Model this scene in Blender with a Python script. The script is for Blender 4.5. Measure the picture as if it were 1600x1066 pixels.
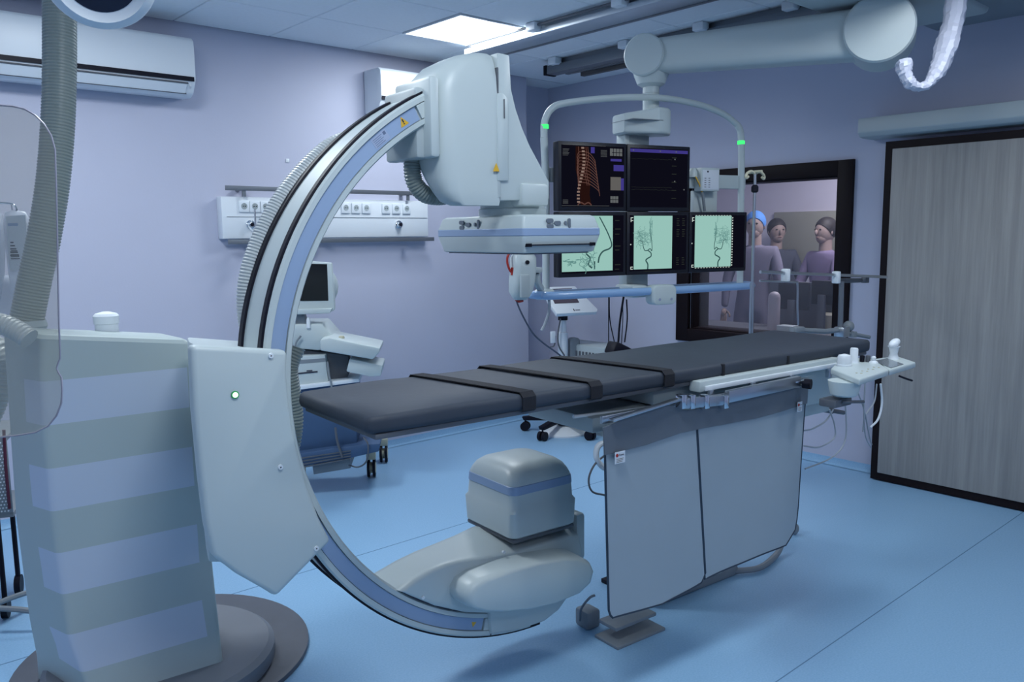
import bpy, bmesh, math, random
from mathutils import Matrix, Vector
random.seed(4)
for o in list(bpy.data.objects): bpy.data.objects.remove(o)
S = bpy.context.scene; COL = S.collection
PI = math.pi; R = math.radians
# ------------------------------------------------------------------ camera
H = 1.56; FPX = 1278.0
yaw, pit, rol = R(48.45), R(7.39), R(.64)
fw = Vector((math.cos(pit)*math.cos(yaw), math.cos(pit)*math.sin(yaw), -math.sin(pit)))
rt = fw.cross(Vector((0, 0, 1))).normalized(); dn = fw.cross(rt)
rt, dn = rt*math.cos(rol)+dn*math.sin(rol), dn*math.cos(rol)-rt*math.sin(rol)
cd = bpy.data.cameras.new('camera'); cam = bpy.data.objects.new('camera', cd); COL.objects.link(cam)
cam.matrix_world = Matrix(((rt.x, -dn.x, -fw.x, 0), (rt.y, -dn.y, -fw.y, 0), (rt.z, -dn.z, -fw.z, H), (0, 0, 0, 1)))
cd.sensor_width = 36; cd.lens = FPX/1600*36; cd.clip_start = .05
S.camera = cam
# ------------------------------------------------------------------ world, exposure, lamps
S.view_settings.view_transform = 'Standard'; S.view_settings.look = 'None'
S.view_settings.gamma = 1; S.view_settings.use_curve_mapping = False
S.view_settings.exposure = -0.1
w = bpy.data.worlds.new('world'); S.world = w; w.use_nodes = True
w.node_tree.nodes['Background'].inputs[0].default_value = (.10, .13, .2, 1)
w.node_tree.nodes['Background'].inputs[1].default_value = .3
ZC = 2.83; YA = 5.07; XB = 5.17; X0 = -2.4; Y0 = -2.6
LC = (.86, .94, 1.0)
def lamp(name, x, y, z, p, sx=.56, sy=.56, col=LC):
    l = bpy.data.lights.new(name, 'AREA'); l.shape = 'RECTANGLE'; l.size = sx; l.size_y = sy
    l.energy = p; l.color = col
    o = bpy.data.objects.new(name, l); COL.objects.link(o); o.location = (x, y, z); return o
PANELS = [(3.36, 4.17, 30), (.96, 3.57, 36), (.96, 1.17, 24), (-1.44, 3.57, 7), (-1.44, 1.17, 6), (3.36, 1.17, 25), (3.36, -1.23, 20), (.96, -1.23, 12)]  # right rear panel is unseen, added for more light on floor and curtain
for x, y, p in PANELS: lamp('panel_light', x, y, ZC-.012, p)
lamp('control_room_light', 6.6, 3.0, 2.65, 55, .9, .9, (.95, .93, 1))
# ------------------------------------------------------------------ pixel rays and frames
def ray(px, py): return rt*(px-800)+dn*(py-533)+fw*FPX
CO = Vector((0, 0, H))
def dep(px, py, D): return CO+ray(px, py)*(D/FPX)
def onz(px, py, z): d = ray(px, py); return CO+d*((z-H)/d.z)
def onx(px, py, x): d = ray(px, py); return CO+d*(x/d.x)
def ony(px, py, y): d = ray(px, py); return CO+d*(y/d.y)
FW = Matrix.Identity(4)
FE = Matrix.Translation((1.951, 2.075, 0)) @ Matrix.Rotation(R(-5), 4, 'Z')      # equipment frame: table axis, across, up
FEi = FE.inverted()
def pb(px, py, b, F=FE):       # point of a pixel ray on the plane y = b of a frame
    Fi = F.inverted(); o = Fi @ CO; d = Fi.to_3x3() @ ray(px, py); return o+d*((b-o.y)/d.y)
def pz(px, py, z, F=FE): return F.inverted() @ onz(px, py, z)
def pd(px, py, D, F=FE): return F.inverted() @ dep(px, py, D)
# ------------------------------------------------------------------ materials
def mat(name, c, rough=.5, metal=0, noise=0, nscale=20, bump=0, bscale=200, coat=0, spec=.5, emis=0, ecol=None, sub=None):
    m = bpy.data.materials.new(name); m.use_nodes = True; nt = m.node_tree; b = nt.nodes['Principled BSDF']
    b.inputs['Base Color'].default_value = (*c, 1); b.inputs['Roughness'].default_value = rough
    b.inputs['Metallic'].default_value = metal; b.inputs['Specular IOR Level'].default_value = spec
    b.inputs['Coat Weight'].default_value = coat
    if emis: b.inputs['Emission Color'].default_value = (*(ecol or c), 1); b.inputs['Emission Strength'].default_value = emis
    if noise or bump: tc = nt.nodes.new('ShaderNodeTexCoord')
    if noise:
        n = nt.nodes.new('ShaderNodeTexNoise'); n.inputs['Scale'].default_value = nscale; n.inputs['Detail'].default_value = 4
        nt.links.new(tc.outputs['Object'], n.inputs['Vector'])
        r = nt.nodes.new('ShaderNodeMix'); r.data_type = 'RGBA'
        r.inputs['A'].default_value = (*[v*(1-noise) for v in c], 1); r.inputs['B'].default_value = (*[min(1, v*(1+noise)) for v in c], 1)
        nt.links.new(n.outputs['Fac'], r.inputs['Factor']); nt.links.new(r.outputs['Result'], b.inputs['Base Color'])
    if bump:
        n = nt.nodes.new('ShaderNodeTexNoise'); n.inputs['Scale'].default_value = bscale
        nt.links.new(tc.outputs['Object'], n.inputs['Vector'])
        bp = nt.nodes.new('ShaderNodeBump'); bp.inputs['Strength'].default_value = bump; bp.inputs['Distance'].default_value = .002
        nt.links.new(n.outputs['Fac'], bp.inputs['Height']); nt.links.new(bp.outputs['Normal'], b.inputs['Normal'])
    return m
def emit(name, c, s):
    m = bpy.data.materials.new(name); m.use_nodes = True; nt = m.node_tree; nt.nodes.clear()
    e = nt.nodes.new('ShaderNodeEmission'); e.inputs[0].default_value = (*c, 1); e.inputs[1].default_value = s
    o = nt.nodes.new('ShaderNodeOutputMaterial'); nt.links.new(e.outputs[0], o.inputs[0]); return m
def clear(name, c, alpha, rough=.03, tint=(1, 1, 1)):
    m = bpy.data.materials.new(name); m.use_nodes = True; nt = m.node_tree; b = nt.nodes['Principled BSDF']
    b.inputs['Base Color'].default_value = (*c, 1); b.inputs['Roughness'].default_value = rough
    t = nt.nodes.new('ShaderNodeBsdfTransparent'); t.inputs[0].default_value = (*tint, 1)
    x = nt.nodes.new('ShaderNodeMixShader'); x.inputs[0].default_value = alpha
    nt.links.new(t.outputs[0], x.inputs[1]); nt.links.new(b.outputs[0], x.inputs[2])
    nt.links.new(x.outputs[0], nt.nodes['Material Output'].inputs[0]); return m
M = dict(
    wall=mat('lavender wall paint', (.51, .525, .65), .6, noise=.03, nscale=3, bump=.15, bscale=90),
    ceil=mat('ceiling tile', (.80, .85, .90), .8, bump=.4, bscale=160, noise=.04, nscale=40),
    ceildark=mat('ceiling joint shadow gap', (.10, .11, .14), .8),
    white=mat('enamel off-white', (.52, .59, .60), .38, noise=.02, nscale=5),
    white2=mat('bright white plastic', (.74, .79, .84), .4),
    grey=mat('light grey enamel', (.42, .48, .50), .45),
    dgrey=mat('dark grey plastic', (.11, .12, .14), .5),
    mgrey=mat('mid grey metal paint', (.22, .25, .28), .5, noise=.08, nscale=30),
    black=mat('black rubber', (.008, .008, .016), .5, spec=.18),
    gloss=mat('black bezel plastic', (.013, .014, .022), .4, spec=.3),
    blue=mat('steel blue inlay', (.29, .39, .57), .4),
    bluel=mat('light blue tube paint', (.26, .42, .68), .3, coat=.4),
    blued=mat('dark blue cart panel', (.05, .10, .20), .5),
    steel=mat('brushed stainless steel', (.55, .58, .62), .28, metal=1, bump=.05),
    steeld=mat('dark aluminium extrusion', (.20, .22, .25), .42, metal=.6),
    chrome=mat('chrome', (.75, .78, .82), .12, metal=1),
    pad=mat('charcoal vinyl mattress', (.046, .056, .076), .58, noise=.12, nscale=9, bump=.25, bscale=35, spec=.3),
    strap=mat('black webbing strap', (.008, .009, .015), .8, bump=.5, bscale=400),
    hose=mat('grey corrugated hose plastic', (.27, .31, .29), .35),
    hosel=mat('pale corrugated hose plastic', (.50, .54, .55), .3),
    curt=mat('silver grey lead curtain fabric', (.34, .40, .45), .55, noise=.06, nscale=4, bump=.3, bscale=12),
    curtd=mat('dark grey curtain band', (.13, .15, .18), .6, bump=.3, bscale=60),
    pipe=mat('navy piping', (.02, .035, .06), .5),
    frame=mat('dark brown window frame', (.010, .006, .008), .5, spec=.15),
    red=mat('red plastic', (.42, .03, .02), .4),
    yellow=mat('yellow warning', (.72, .42, .03), .5),
    paper=mat('printed paper label', (.66, .70, .76), .6),
    ink=mat('printed ink', (.02, .02, .04), .6),
    cable=mat('grey cable', (.33, .37, .42), .5),
    drape=mat('white plastic drape', (.62, .64, .76), .45, bump=.3, bscale=30),
    cream=mat('cream plastic', (.52, .50, .38), .5),
    disc=mat('grey floor plate', (.115, .125, .15), .5, noise=.1, nscale=12),
    discl=mat('grey rubber pivot cover', (.20, .215, .245), .5),
    shade=mat('dark lamp interior', (.01, .01, .03), .2),
    led=emit('green status light', (.05, 1, .18), 1.6), ledw=emit('green white indicator', (.55, 1, .6), 2.2),
    panel=emit('led diffuser', (.93, .97, 1), 2.6),
    skin=mat('skin', (.34, .25, .22), .6), hair=mat('dark hair', (.02, .015, .015), .6),
    gown=mat('lilac grey gown', (.17, .16, .22), .8), scrub=mat('dark slate scrubs', (.05, .055, .08), .8), lilac=mat('lilac scrubs', (.20, .16, .27), .8),
    cap=mat('blue surgical cap', (.08, .25, .62), .7), office=mat('black office upholstery', (.012, .014, .018), .7),
    acryl=clear('clear acrylic shield', (.60, .58, .52), .20, .05, (.97, .96, .93)), acryledge=mat('acrylic edge', (.42, .40, .48), .2),
    glass=clear('lead glass', (.3, .3, .36), .12, .04, (.93, .93, .95)), bag=clear('clear infusion bag', (.62, .68, .80), .55, .1),
    scr=emit('dark screen', (.004, .004, .009), 1), screenoff=mat('dark unlit screen', (.006, .007, .009), .15),
    mint=emit('angiogram mint', (.32, .57, .51), 1), vein=emit('angiogram vessel', (.035, .09, .09), 1), veinl=emit('angiogram faint vessel', (.13, .29, .27), 1),
    bone=emit('rendered bone', (.11, .052, .043), 1), bone2=emit('rendered pale bone', (.26, .18, .15), 1), bonedark=emit('rendered tissue', (.018, .006, .005), 1),
    ui=emit('interface text', (.12, .13, .135), 1), uiblue=emit('interface blue', (.05, .04, .24), 1), uigrey=emit('interface grey', (.12, .115, .11), 1),
    uidim=emit('interface dim', (.025, .03, .026), 1), uiwhite=emit('interface white', (.62, .70, .66), 1),
)
def wood_mat():
    m = mat('grey oak laminate', (.16, .155, .15), .5); nt = m.node_tree; b = nt.nodes['Principled BSDF']
    tc = nt.nodes.new('ShaderNodeTexCoord'); mp = nt.nodes.new('ShaderNodeMapping'); mp.inputs['Scale'].default_value = (14, 14, .55)
    n = nt.nodes.new('ShaderNodeTexNoise'); n.inputs['Scale'].default_value = 2; n.inputs['Detail'].default_value = 8; n.inputs['Roughness'].default_value = .65
    r = nt.nodes.new('ShaderNodeValToRGB'); r.color_ramp.elements[0].position = .35; r.color_ramp.elements[1].position = .68
    r.color_ramp.elements[0].color = (.26, .255, .25, 1); r.color_ramp.elements[1].color = (.36, .35, .34, 1)
    nt.links.new(tc.outputs['Object'], mp.inputs[0]); nt.links.new(mp.outputs[0], n.inputs['Vector']); nt.links.new(n.outputs['Fac'], r.inputs[0]); nt.links.new(r.outputs[0], b.inputs['Base Color'])
    return m
M['wood'] = wood_mat()
def floor_mat():
    m = mat('blue vinyl floor', (.18, .38, .66), .33, spec=.4); nt = m.node_tree; b = nt.nodes['Principled BSDF']
    tc = nt.nodes.new('ShaderNodeTexCoord'); n = nt.nodes.new('ShaderNodeTexNoise'); n.inputs['Scale'].default_value = 130; n.inputs['Detail'].default_value = 3
    n2 = nt.nodes.new('ShaderNodeTexNoise'); n2.inputs['Scale'].default_value = 1.3; n2.inputs['Detail'].default_value = 5
    r = nt.nodes.new('ShaderNodeValToRGB'); r.color_ramp.elements[0].position = .3; r.color_ramp.elements[1].position = .7
    r.color_ramp.elements[0].color = (.25, .46, .68, 1); r.color_ramp.elements[1].color = (.31, .52, .75, 1)
    nt.links.new(tc.outputs['Object'], n.inputs['Vector']); nt.links.new(n.outputs['Fac'], r.inputs[0]); nt.links.new(r.outputs[0], b.inputs['Base Color'])
    mr = nt.nodes.new('ShaderNodeMapRange'); mr.inputs['To Min'].default_value = .28; mr.inputs['To Max'].default_value = .42
    nt.links.new(tc.outputs['Object'], n2.inputs['Vector']); nt.links.new(n2.outputs['Fac'], mr.inputs[0]); nt.links.new(mr.outputs[0], b.inputs['Roughness'])
    return m
M['floor'] = floor_mat()
# ------------------------------------------------------------------ mesh helpers
def nb(): return bmesh.new()
def merge(bm, t):
    me = bpy.data.meshes.new('tmp'); t.to_mesh(me); t.free(); bm.from_mesh(me); bpy.data.meshes.remove(me); return bm
def bev(t, r, seg=2, ang=25):
    if r > 0:
        es = [e for e in t.edges if len(e.link_faces) == 2 and e.calc_face_angle(0) > R(ang)]
        bmesh.ops.bevel(t, geom=es, offset=r, segments=seg, profile=.5, affect='EDGES', clamp_overlap=True)
def box(bm, x0, x1, y0, y1, z0, z1, r=0, seg=2, m=None):
    t = nb(); bmesh.ops.create_cube(t, size=1)
    for v in t.verts: v.co = Vector(((x0+x1)/2+v.co.x*(x1-x0), (y0+y1)/2+v.co.y*(y1-y0), (z0+z1)/2+v.co.z*(z1-z0)))
    bev(t, r, seg)
    if m: t.transform(m)
    return merge(bm, t)
def prism(bm, pts, y0, y1, r=0, seg=2, ax='y', m=None, ang=25):     # outline (u, v), pushed along an axis
    t = nb()
    def P(u, v, k): return {'y': (u, k, v), 'x': (k, u, v), 'z': (u, v, k)}[ax]
    a = [t.verts.new(P(u, v, y0)) for u, v in pts]; b = [t.verts.new(P(u, v, y1)) for u, v in pts]
    t.faces.new(a); t.faces.new(b[::-1]); n = len(a)
    for i in range(n): t.faces.new((a[i], b[i], b[(i+1) % n], a[(i+1) % n]))
    bmesh.ops.recalc_face_normals(t, faces=t.faces); bev(t, r, seg, ang)
    if m: t.transform(m)
    return merge(bm, t)
def loft(bm, rings, cap=True, closed=True):
    t = nb(); vs = [[t.verts.new(p) for p in r] for r in rings]; n = len(vs[0])
    for A, B in zip(vs, vs[1:]):
        for i in range(n if closed else n-1): t.faces.new((A[i], A[(i+1) % n], B[(i+1) % n], B[i]))
    if cap: t.faces.new(vs[0][::-1]); t.faces.new(vs[-1])
    bmesh.ops.recalc_face_normals(t, faces=t.faces); return merge(bm, t)
def rrect(x0, x1, y0, y1, r, n=4):
    r = min(r, (x1-x0)/2*.99, (y1-y0)/2*.99); o = []
    for cx, cy, a in ((x1-r, y1-r, 0), (x0+r, y1-r, 90), (x0+r, y0+r, 180), (x1-r, y0+r, 270)):
        for i in range(n+1): t = R(a+90*i/n); o.append((cx+r*math.cos(t), cy+r*math.sin(t)))
    return o
def cyl(bm, p0, p1, r0, r1=None, n=20, cap=True):
    p0, p1 = Vector(p0), Vector(p1); r1 = r0 if r1 is None else r1; d = (p1-p0).normalized()
    u = d.orthogonal().normalized(); v = d.cross(u)
    def ring(p, r): return [p+(u*math.cos(2*PI*i/n)+v*math.sin(2*PI*i/n))*r for i in range(n)]
    return loft(bm, [ring(p0, r0), ring(p1, r1)], cap)
def lathe(bm, prof, c=(0, 0, 0), n=32, axis=(0, 0, 1), cap=True):     # prof: (radius, height)
    c = Vector(c); d = Vector(axis).normalized(); u = d.orthogonal().normalized(); v = d.cross(u)
    return loft(bm, [[c+d*h+(u*math.cos(2*PI*i/n)+v*math.sin(2*PI*i/n))*max(r, 1e-4) for i in range(n)] for r, h in prof], cap)
def spline(pts, n=8):
    P = [Vector(p) for p in pts]; P = [2*P[0]-P[1]]+P+[2*P[-1]-P[-2]]; o = []
    for i in range(1, len(P)-2):
        for k in range(n):
            t = k/n; a, b, c, d = P[i-1:i+3]
            o.append(.5*((2*b)+(c-a)*t+(2*a-5*b+4*c-d)*t*t+(3*b-a-3*c+d)*t**3))
    o.append(P[-2]); return o
def tube(bm, pts, r, n=8, smooth=6, closed=False, rf=None, sq=None):
    P = spline(pts, smooth) if smooth else [Vector(p) for p in pts]
    d0 = (P[1]-P[0]).normalized(); u = d0.orthogonal().normalized(); rings = []
    for i, p in enumerate(P):
        d = (P[min(i+1, len(P)-1)]-P[max(i-1, 0)]).normalized(); u = (u-d*u.dot(d)).normalized(); v = d.cross(u)
        rr = rf(i/(len(P)-1)) if rf else r
        rings.append([p+(u*math.cos(2*PI*k/n)+v*math.sin(2*PI*k/n)*(sq or 1))*rr for k in range(n)])
    return loft(bm, rings)
def hose(bm, pts, r, pitch=.0155, n=20, depth=.07, sm=16):
    P = spline(pts, sm); L = [0]
    for a, b in zip(P, P[1:]): L.append(L[-1]+(b-a).length)
    N = int(L[-1]/pitch); Q = []; k = 0
    for i in range(N*4+1):
        s = min(L[-1]*i/(N*4), L[-1]-1e-6)
        while L[k+1] < s: k += 1
        Q.append((P[k].lerp(P[k+1], (s-L[k])/(L[k+1]-L[k])), (1, 1, 1-depth, 1-depth)[i % 4]))
    d0 = (Q[1][0]-Q[0][0]).normalized(); u = d0.orthogonal().normalized(); rings = []
    for i, (p, f) in enumerate(Q):
        d = (Q[min(i+1, len(Q)-1)][0]-Q[max(i-1, 0)][0]).normalized(); u = (u-d*u.dot(d)).normalized(); v = d.cross(u)
        rings.append([p+(u*math.cos(2*PI*j/n)+v*math.sin(2*PI*j/n))*r*f for j in range(n)])
    return loft(bm, rings)
def ribbon(bm, pts, wd, up, thick=.0004, smooth=5, off=None):    # flat printed line lying on a plane with normal 'up'
    P = spline(pts, smooth) if smooth else [Vector(p) for p in pts]; up = Vector(up).normalized(); A = []
    for i, p in enumerate(P):
        d = (P[min(i+1, len(P)-1)]-P[max(i-1, 0)]).normalized(); s = d.cross(up)
        ww = wd(i/(len(P)-1)) if callable(wd) else wd
        A.append([p+s*ww/2, p-s*ww/2, p-s*ww/2+up*thick, p+s*ww/2+up*thick])
    return loft(bm, A)
def ball(bm, c, r, s=(1, 1, 1), n=16, m=None):
    t = nb(); bmesh.ops.create_uvsphere(t, u_segments=n, v_segments=n//2+2, radius=r)
    for v in t.verts: v.co = Vector((v.co.x*s[0], v.co.y*s[1], v.co.z*s[2]))
    if m: t.transform(m)
    t.transform(Matrix.Translation(c)); return merge(bm, t)
# ------------------------------------------------------------------ objects
class T: pass
def setp(o, label=None, cat=None, group=None, kind=None):
    for k, v in (('label', label), ('category', cat), ('group', group), ('kind', kind)):
        if v: o[k] = v
def mk(name, bm, m, ang=32):
    me = bpy.data.meshes.new(name); bm.to_mesh(me); bm.free()
    for p in me.polygons: p.use_smooth = True
    me.set_sharp_from_angle(angle=R(ang))
    me.materials.append(M[m] if isinstance(m, str) else m); o = bpy.data.objects.new(name, me); COL.objects.link(o); return o
def thing(name, label, cat, base=(0, 0, 0), F=FE, group=None):
    e = bpy.data.objects.new(name, None); COL.objects.link(e); e.empty_display_size = .05
    e.matrix_world = F @ Matrix.Translation(base); setp(e, label, cat, group)
    t = T(); t.o = e; t.base = Vector(base); return t
def islands(bm):
    bm.verts.ensure_lookup_table(); seen = set(); out = []
    for v in bm.verts:
        if v.index in seen: continue
        st = [v]; seen.add(v.index); isl = []
        while st:
            q = st.pop(); isl.append(q)
            for e in q.link_edges:
                o = e.other_vert(q)
                if o.index not in seen: seen.add(o.index); st.append(o)
        out.append(isl)
    return out
def part(t, name, bm, m, label=None, ang=32, parent=None, kind=None, sep=False):
    if sep:
        bm.verts.index_update(); isl = islands(bm); res = None
        for g in isl:
            ids = {v.index for v in g}; c = bm.copy(); c.verts.ensure_lookup_table()
            bmesh.ops.delete(c, geom=[v for v in c.verts if v.index not in ids], context='VERTS')
            res = part(t, name, c, m, label, ang, parent, kind)
        bm.free(); return res
    bm.transform(Matrix.Translation(-t.base)); o = mk(name, bm, m, ang); o.parent = parent or t.o
    setp(o, label, kind=kind); return o
def single(name, bm, m, label, cat, F=FE, base=(0, 0, 0), group=None, kind=None, ang=32):
    bm.transform(Matrix.Translation(-Vector(base))); o = mk(name, bm, m, ang)
    o.matrix_world = F @ Matrix.Translation(base); setp(o, label, cat, group, kind); return o
def struct(name, bm, m, parent=None, label=None):
    o = mk(name, bm, m)
    if parent: o.parent = parent
    else: o['kind'] = 'structure'
    if label: o['label'] = label
    return o
def text(s, size, m4, m='ink', ext=.0002):
    c = bpy.data.curves.new('t', 'FONT'); c.body = s; c.size = size; c.extrude = ext; c.align_x = 'LEFT'
    o = bpy.data.objects.new('t', c); COL.objects.link(o); bpy.context.view_layer.update()
    me = bpy.data.meshes.new_from_object(o.evaluated_get(bpy.context.evaluated_depsgraph_get()))
    bpy.data.objects.remove(o); b = nb(); b.from_mesh(me); b.transform(m4); bpy.data.meshes.remove(me); return b

#================================================================== ROOM
b = nb(); box(b, X0-.2, 7.9, Y0-.2, 6.3, -.1, 0); floor = struct('floor', b, 'floor')
b = nb()
for yy in (onz(1400, 937, 0).y, onz(1400, 937, 0).y+2.0, onz(1400, 937, 0).y-2.0):
    box(b, X0, 5.15, yy-.0018, yy+.0018, .0002, .0008)
struct('floor_seam', b, mat('vinyl weld line', (.11, .22, .38), .6), floor)
# ceiling: slab with tiles as parts
b = nb(); box(b, X0-.2, XB+.2, Y0-.2, 5.6, ZC+.012, ZC+.1); ceil = struct('ceiling', b, 'ceildark')
b = nb(); box(b, -.297, .297, -.297, .297, 0, .014, .004, 1); tme = None
gx, gy = 3.05, 3.86
for i in range(-9, 4):
    for j in range(-11, 2):
        cx, cy = gx+.3+.6*i, gy+.3+.6*j
        x1 = min(cx+.297, XB); y1 = min(cy+.297, YA)
        if x1-(cx-.297) < .05 or y1-(cy-.297) < .05: continue
        if any(abs(cx-px) < .2 and abs(cy-py) < .2 for px, py, _ in PANELS): continue
        full = x1 > cx+.29 and y1 > cy+.29
        if full and tme:
            o = tme.copy(); COL.objects.link(o); o.location = (cx, cy, ZC)
        elif full:
            o = mk('ceiling_tile', b, 'ceil'); o.location = (cx, cy, ZC); o.parent = ceil; tme = o
        else:
            c = nb(); box(c, -.297, x1-cx, -.297, y1-cy, 0, .014, .004, 1); o = mk('ceiling_tile', c, 'ceil'); o.location = (cx, cy, ZC); o.parent = ceil
c = nb(); box(c, 4.68, XB, YA, 5.32, ZC, ZC+.012); struct('ceiling_tile', c, 'ceil', ceil)
# walls
b = nb(); box(b, X0-.2, 4.68, YA, YA+.5, 0, ZC+.01); wl = struct('wall_left', b, 'wall')
b = nb(); box(b, 4.68, XB+.2, 5.32, 5.5, 0, ZC+.01); struct('wall_recess', b, 'wall')
WX1 = XB+.22
wy0, wy1, wz0, wz1 = 2.60, 3.78, .82, 1.93    # clear opening
b = nb(); box(b, XB, WX1, Y0, wy0, 0, ZC+.01); box(b, XB, WX1, wy1, 5.5, 0, ZC+.01); box(b, XB, WX1, wy0, wy1, 0, wz0); box(b, XB, WX1, wy0, wy1, wz1, ZC+.01)
wr = struct('wall_right', b, 'wall')
b = nb(); box(b, X0-.2, X0, Y0-.2, YA, 0, ZC+.01); struct('wall_back', b, 'wall')
b = nb(); box(b, X0, XB, Y0-.2, Y0, 0, ZC+.01); struct('wall_near', b, 'wall')
def cove(name, pts):
    b = nb()
    for (x0, y0, x1, y1, nx, ny) in pts:
        prof = [(0, 0), (.03, .002), (.012, .012), (.004, .03), (.003, .05), (0, .05)]
        r0 = [Vector((x0+nx*u, y0+ny*u, v+.0005)) for u, v in prof]; r1 = [Vector((x1+nx*u, y1+ny*u, v+.0005)) for u, v in prof]
        loft(b, [r0, r1])
    struct(name, b, 'floor')
cove('baseboard_left', [(X0, YA, 4.68, YA, 0, -1)]); cove('baseboard_right', [(XB, 1.0, XB, 5.3, -1, 0)])
# LED ceiling panels
for k, (x, y, p) in enumerate(PANELS):
    t = thing('ceiling_light', 'square white LED panel glowing in the ceiling above the imaging head' if k == 0 else 'square white LED ceiling panel out of view, '+('', 'over the C-arm stand', 'straight above the photographer', 'left of the hose', 'far left of the photographer', 'over the sliding door side', 'added behind the photographer to the right', 'right behind the photographer')[k], 'light', (x, y, ZC), FW, 'ceiling light panels')
    b = nb(); box(b, x-.298, x+.298, y-.298, y-.285, ZC-.004, ZC+.011); box(b, x-.298, x+.298, y+.285, y+.298, ZC-.004, ZC+.011)
    box(b, x-.298, x-.285, y-.285, y+.285, ZC-.004, ZC+.011); box(b, x+.285, x+.298, y-.285, y+.285, ZC-.004, ZC+.011); part(t, 'frame', b, 'white2')
    b = nb(); box(b, x-.285, x+.285, y-.285, y+.285, ZC-.001, ZC+.011); part(t, 'diffuser', b, 'panel')
# window to the control room
b = nb()
fo = .085
def wframe(b, x0, x1, y0, y1, z0, z1, wy, wz):
    box(b, x0, x1, y0, y0+wy, z0, z1, .003); box(b, x0, x1, y1-wy, y1, z0, z1, .003)
    box(b, x0, x1, y0+wy, y1-wy, z0, z0+wz, .003); box(b, x0, x1, y0+wy, y1-wy, z1-wz, z1, .003)
wframe(b, XB-.025, XB+.02, wy0-fo, wy1+fo+.02, wz0-fo, wz1+fo, fo+.02, fo+.01)
win = struct('window_1', b, 'frame')
b = nb(); wframe(b, XB+.02, WX1+.01, wy0, wy1, wz0, wz1, .02, .02); struct('window_jamb', b, 'frame', win)
b = nb(); box(b, XB+.10, XB+.11, wy0+.02, wy1-.02, wz0+.02, wz1-.02); struct('glass_pane', b, 'glass', win)
# sliding door
DX = 5.04
dL = onx(1383, 235, DX-.02)
dy = dL.y; dz = 2.09
b = nb(); box(b, DX-.015, DX+.05, dy-2.2, dy, .008, dz); d1 = struct('door_1', b, 'frame')
b = nb(); box(b, DX-.024, DX-.0155, dy-2.16, dy-.045, .055, dz-.045, .003); struct('door_panel', b, 'wood', d1)
hb = onx(1343.6, 197, DX-.06)
b = nb(); prism(b, [(DX-.09, 2.15), (DX-.09, 2.235), (XB, 2.235), (XB, 2.12), (DX-.02, 2.12), (DX-.06, 2.125)], hb.y-2.4, hb.y, .006)
single('door_track_cover', b, 'grey', 'long grey metal track cover above the sliding wooden door', 'track cover', FW, (DX, hb.y, 2.1))
# control room shell
b = nb(); box(b, 7.6, 7.8, .8, 6.3, 0, 2.8); struct('wall_far', b, mat('control room wall', (.60, .58, .66), .7))
b = nb(); box(b, WX1, 7.8, 5.6, 5.8, 0, 2.8); box(b, WX1, 7.8, .8, 1.0, 0, 2.8); struct('wall_side', b, mat('control room side wall', (.60, .58, .66), .7))
b = nb(); box(b, WX1, 7.8, .8, 5.8, 2.7, 2.8); struct('ceiling_side', b, 'ceil')

#================================================================== C-ARM
zc, Ro, Ri, WB = 1.116, .979, .894, .205
t = thing('c_arm_gantry', 'large off-white floor-mounted X-ray C-arm with blue inlay and black rim stripes', 'c-arm', (-1.1, .9, 0), FE)
CARM = t
def arc(b, prof, t0, t1, n=72):      # prof: (radius, b); angle measured from +a towards up
    rings = []
    for i in range(n+1):
        a = R(t0+(t1-t0)*i/n); rings.append([Vector((r*math.cos(a), y, zc+r*math.sin(a))) for r, y in prof])
    return loft(b, rings)
b = nb()
rp = [(Ro-.006, .0), (Ro, .006), (Ro, WB-.006), (Ro-.006, WB), (Ri+.004, WB), (Ri, WB-.01), (Ri-.002, .012), (Ri+.004, .001), (Ri+.018, 0), (Ri+.0185, .012), (Ro-.0205, .012), (Ro-.020, 0)]
arc(b, rp, 116, 268); part(t, 'c_ring', b, 'white')
b = nb(); arc(b, [(Ri+.0205, .0115), (Ri+.0205, .006), (Ro-.0225, .006), (Ro-.0225, .0115)], 119, 255); part(t, 'ring_inlay', b, 'blue')
for y0, y1 in ((.008, .036), (WB-.036, WB-.004)):
    b = nb(); arc(b, [(Ro-.001, y0), (Ro+.007, y0+.002), (Ro+.007, y1-.002), (Ro-.001, y1)], 114, 271); part(t, 'rim_stripe', b, 'black', 'black rim stripe')
b = nb()
def pr(r, th, y=0): return Vector((r*math.cos(R(th)), y, zc+r*math.sin(R(th))))
for th0, th1 in ((115.5, 118.6), (255.4, 257.2)):
    arc(b, [(Ri+.0205, .012), (Ri+.0205, .001), (Ro-.0225, .001), (Ro-.0225, .012)], th0, th1, 3)
part(t, 'inlay_end_cap', b, 'white', sep=True)
# warning triangle + rating plate on the inlay
def ringmat(r, th, y):       # local frame: x along the arc (towards lower theta), y radial out
    a = R(th); rad = Vector((math.cos(a), 0, math.sin(a))); tg = Vector((math.sin(a), 0, -math.cos(a))); n = Vector((0, -1, 0))
    p = Vector((0, y, zc))+rad*r
    return Matrix(((tg.x, rad.x, n.x, p.x), (tg.y, rad.y, n.y, p.y), (tg.z, rad.z, n.z, p.z), (0, 0, 0, 1)))
b = nb(); prism(b, [(-.016, -.013), (.016, -.013), (0, .016)], .0003, .0009, ax='z', m=ringmat(.936, 122.5, .006)); wt = part(t, 'warning_sticker', b, 'yellow', 'yellow warning triangle')
b = nb(); box(b, -.0022, .0022, -.003, .008, .001, .0013, m=ringmat(.936, 122.5, .006)); box(b, -.0022, .0022, -.0085, -.005, .001, .0013, m=ringmat(.936, 122.5, .006)); part(t, 'symbol', b, 'ink', parent=wt)
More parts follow.
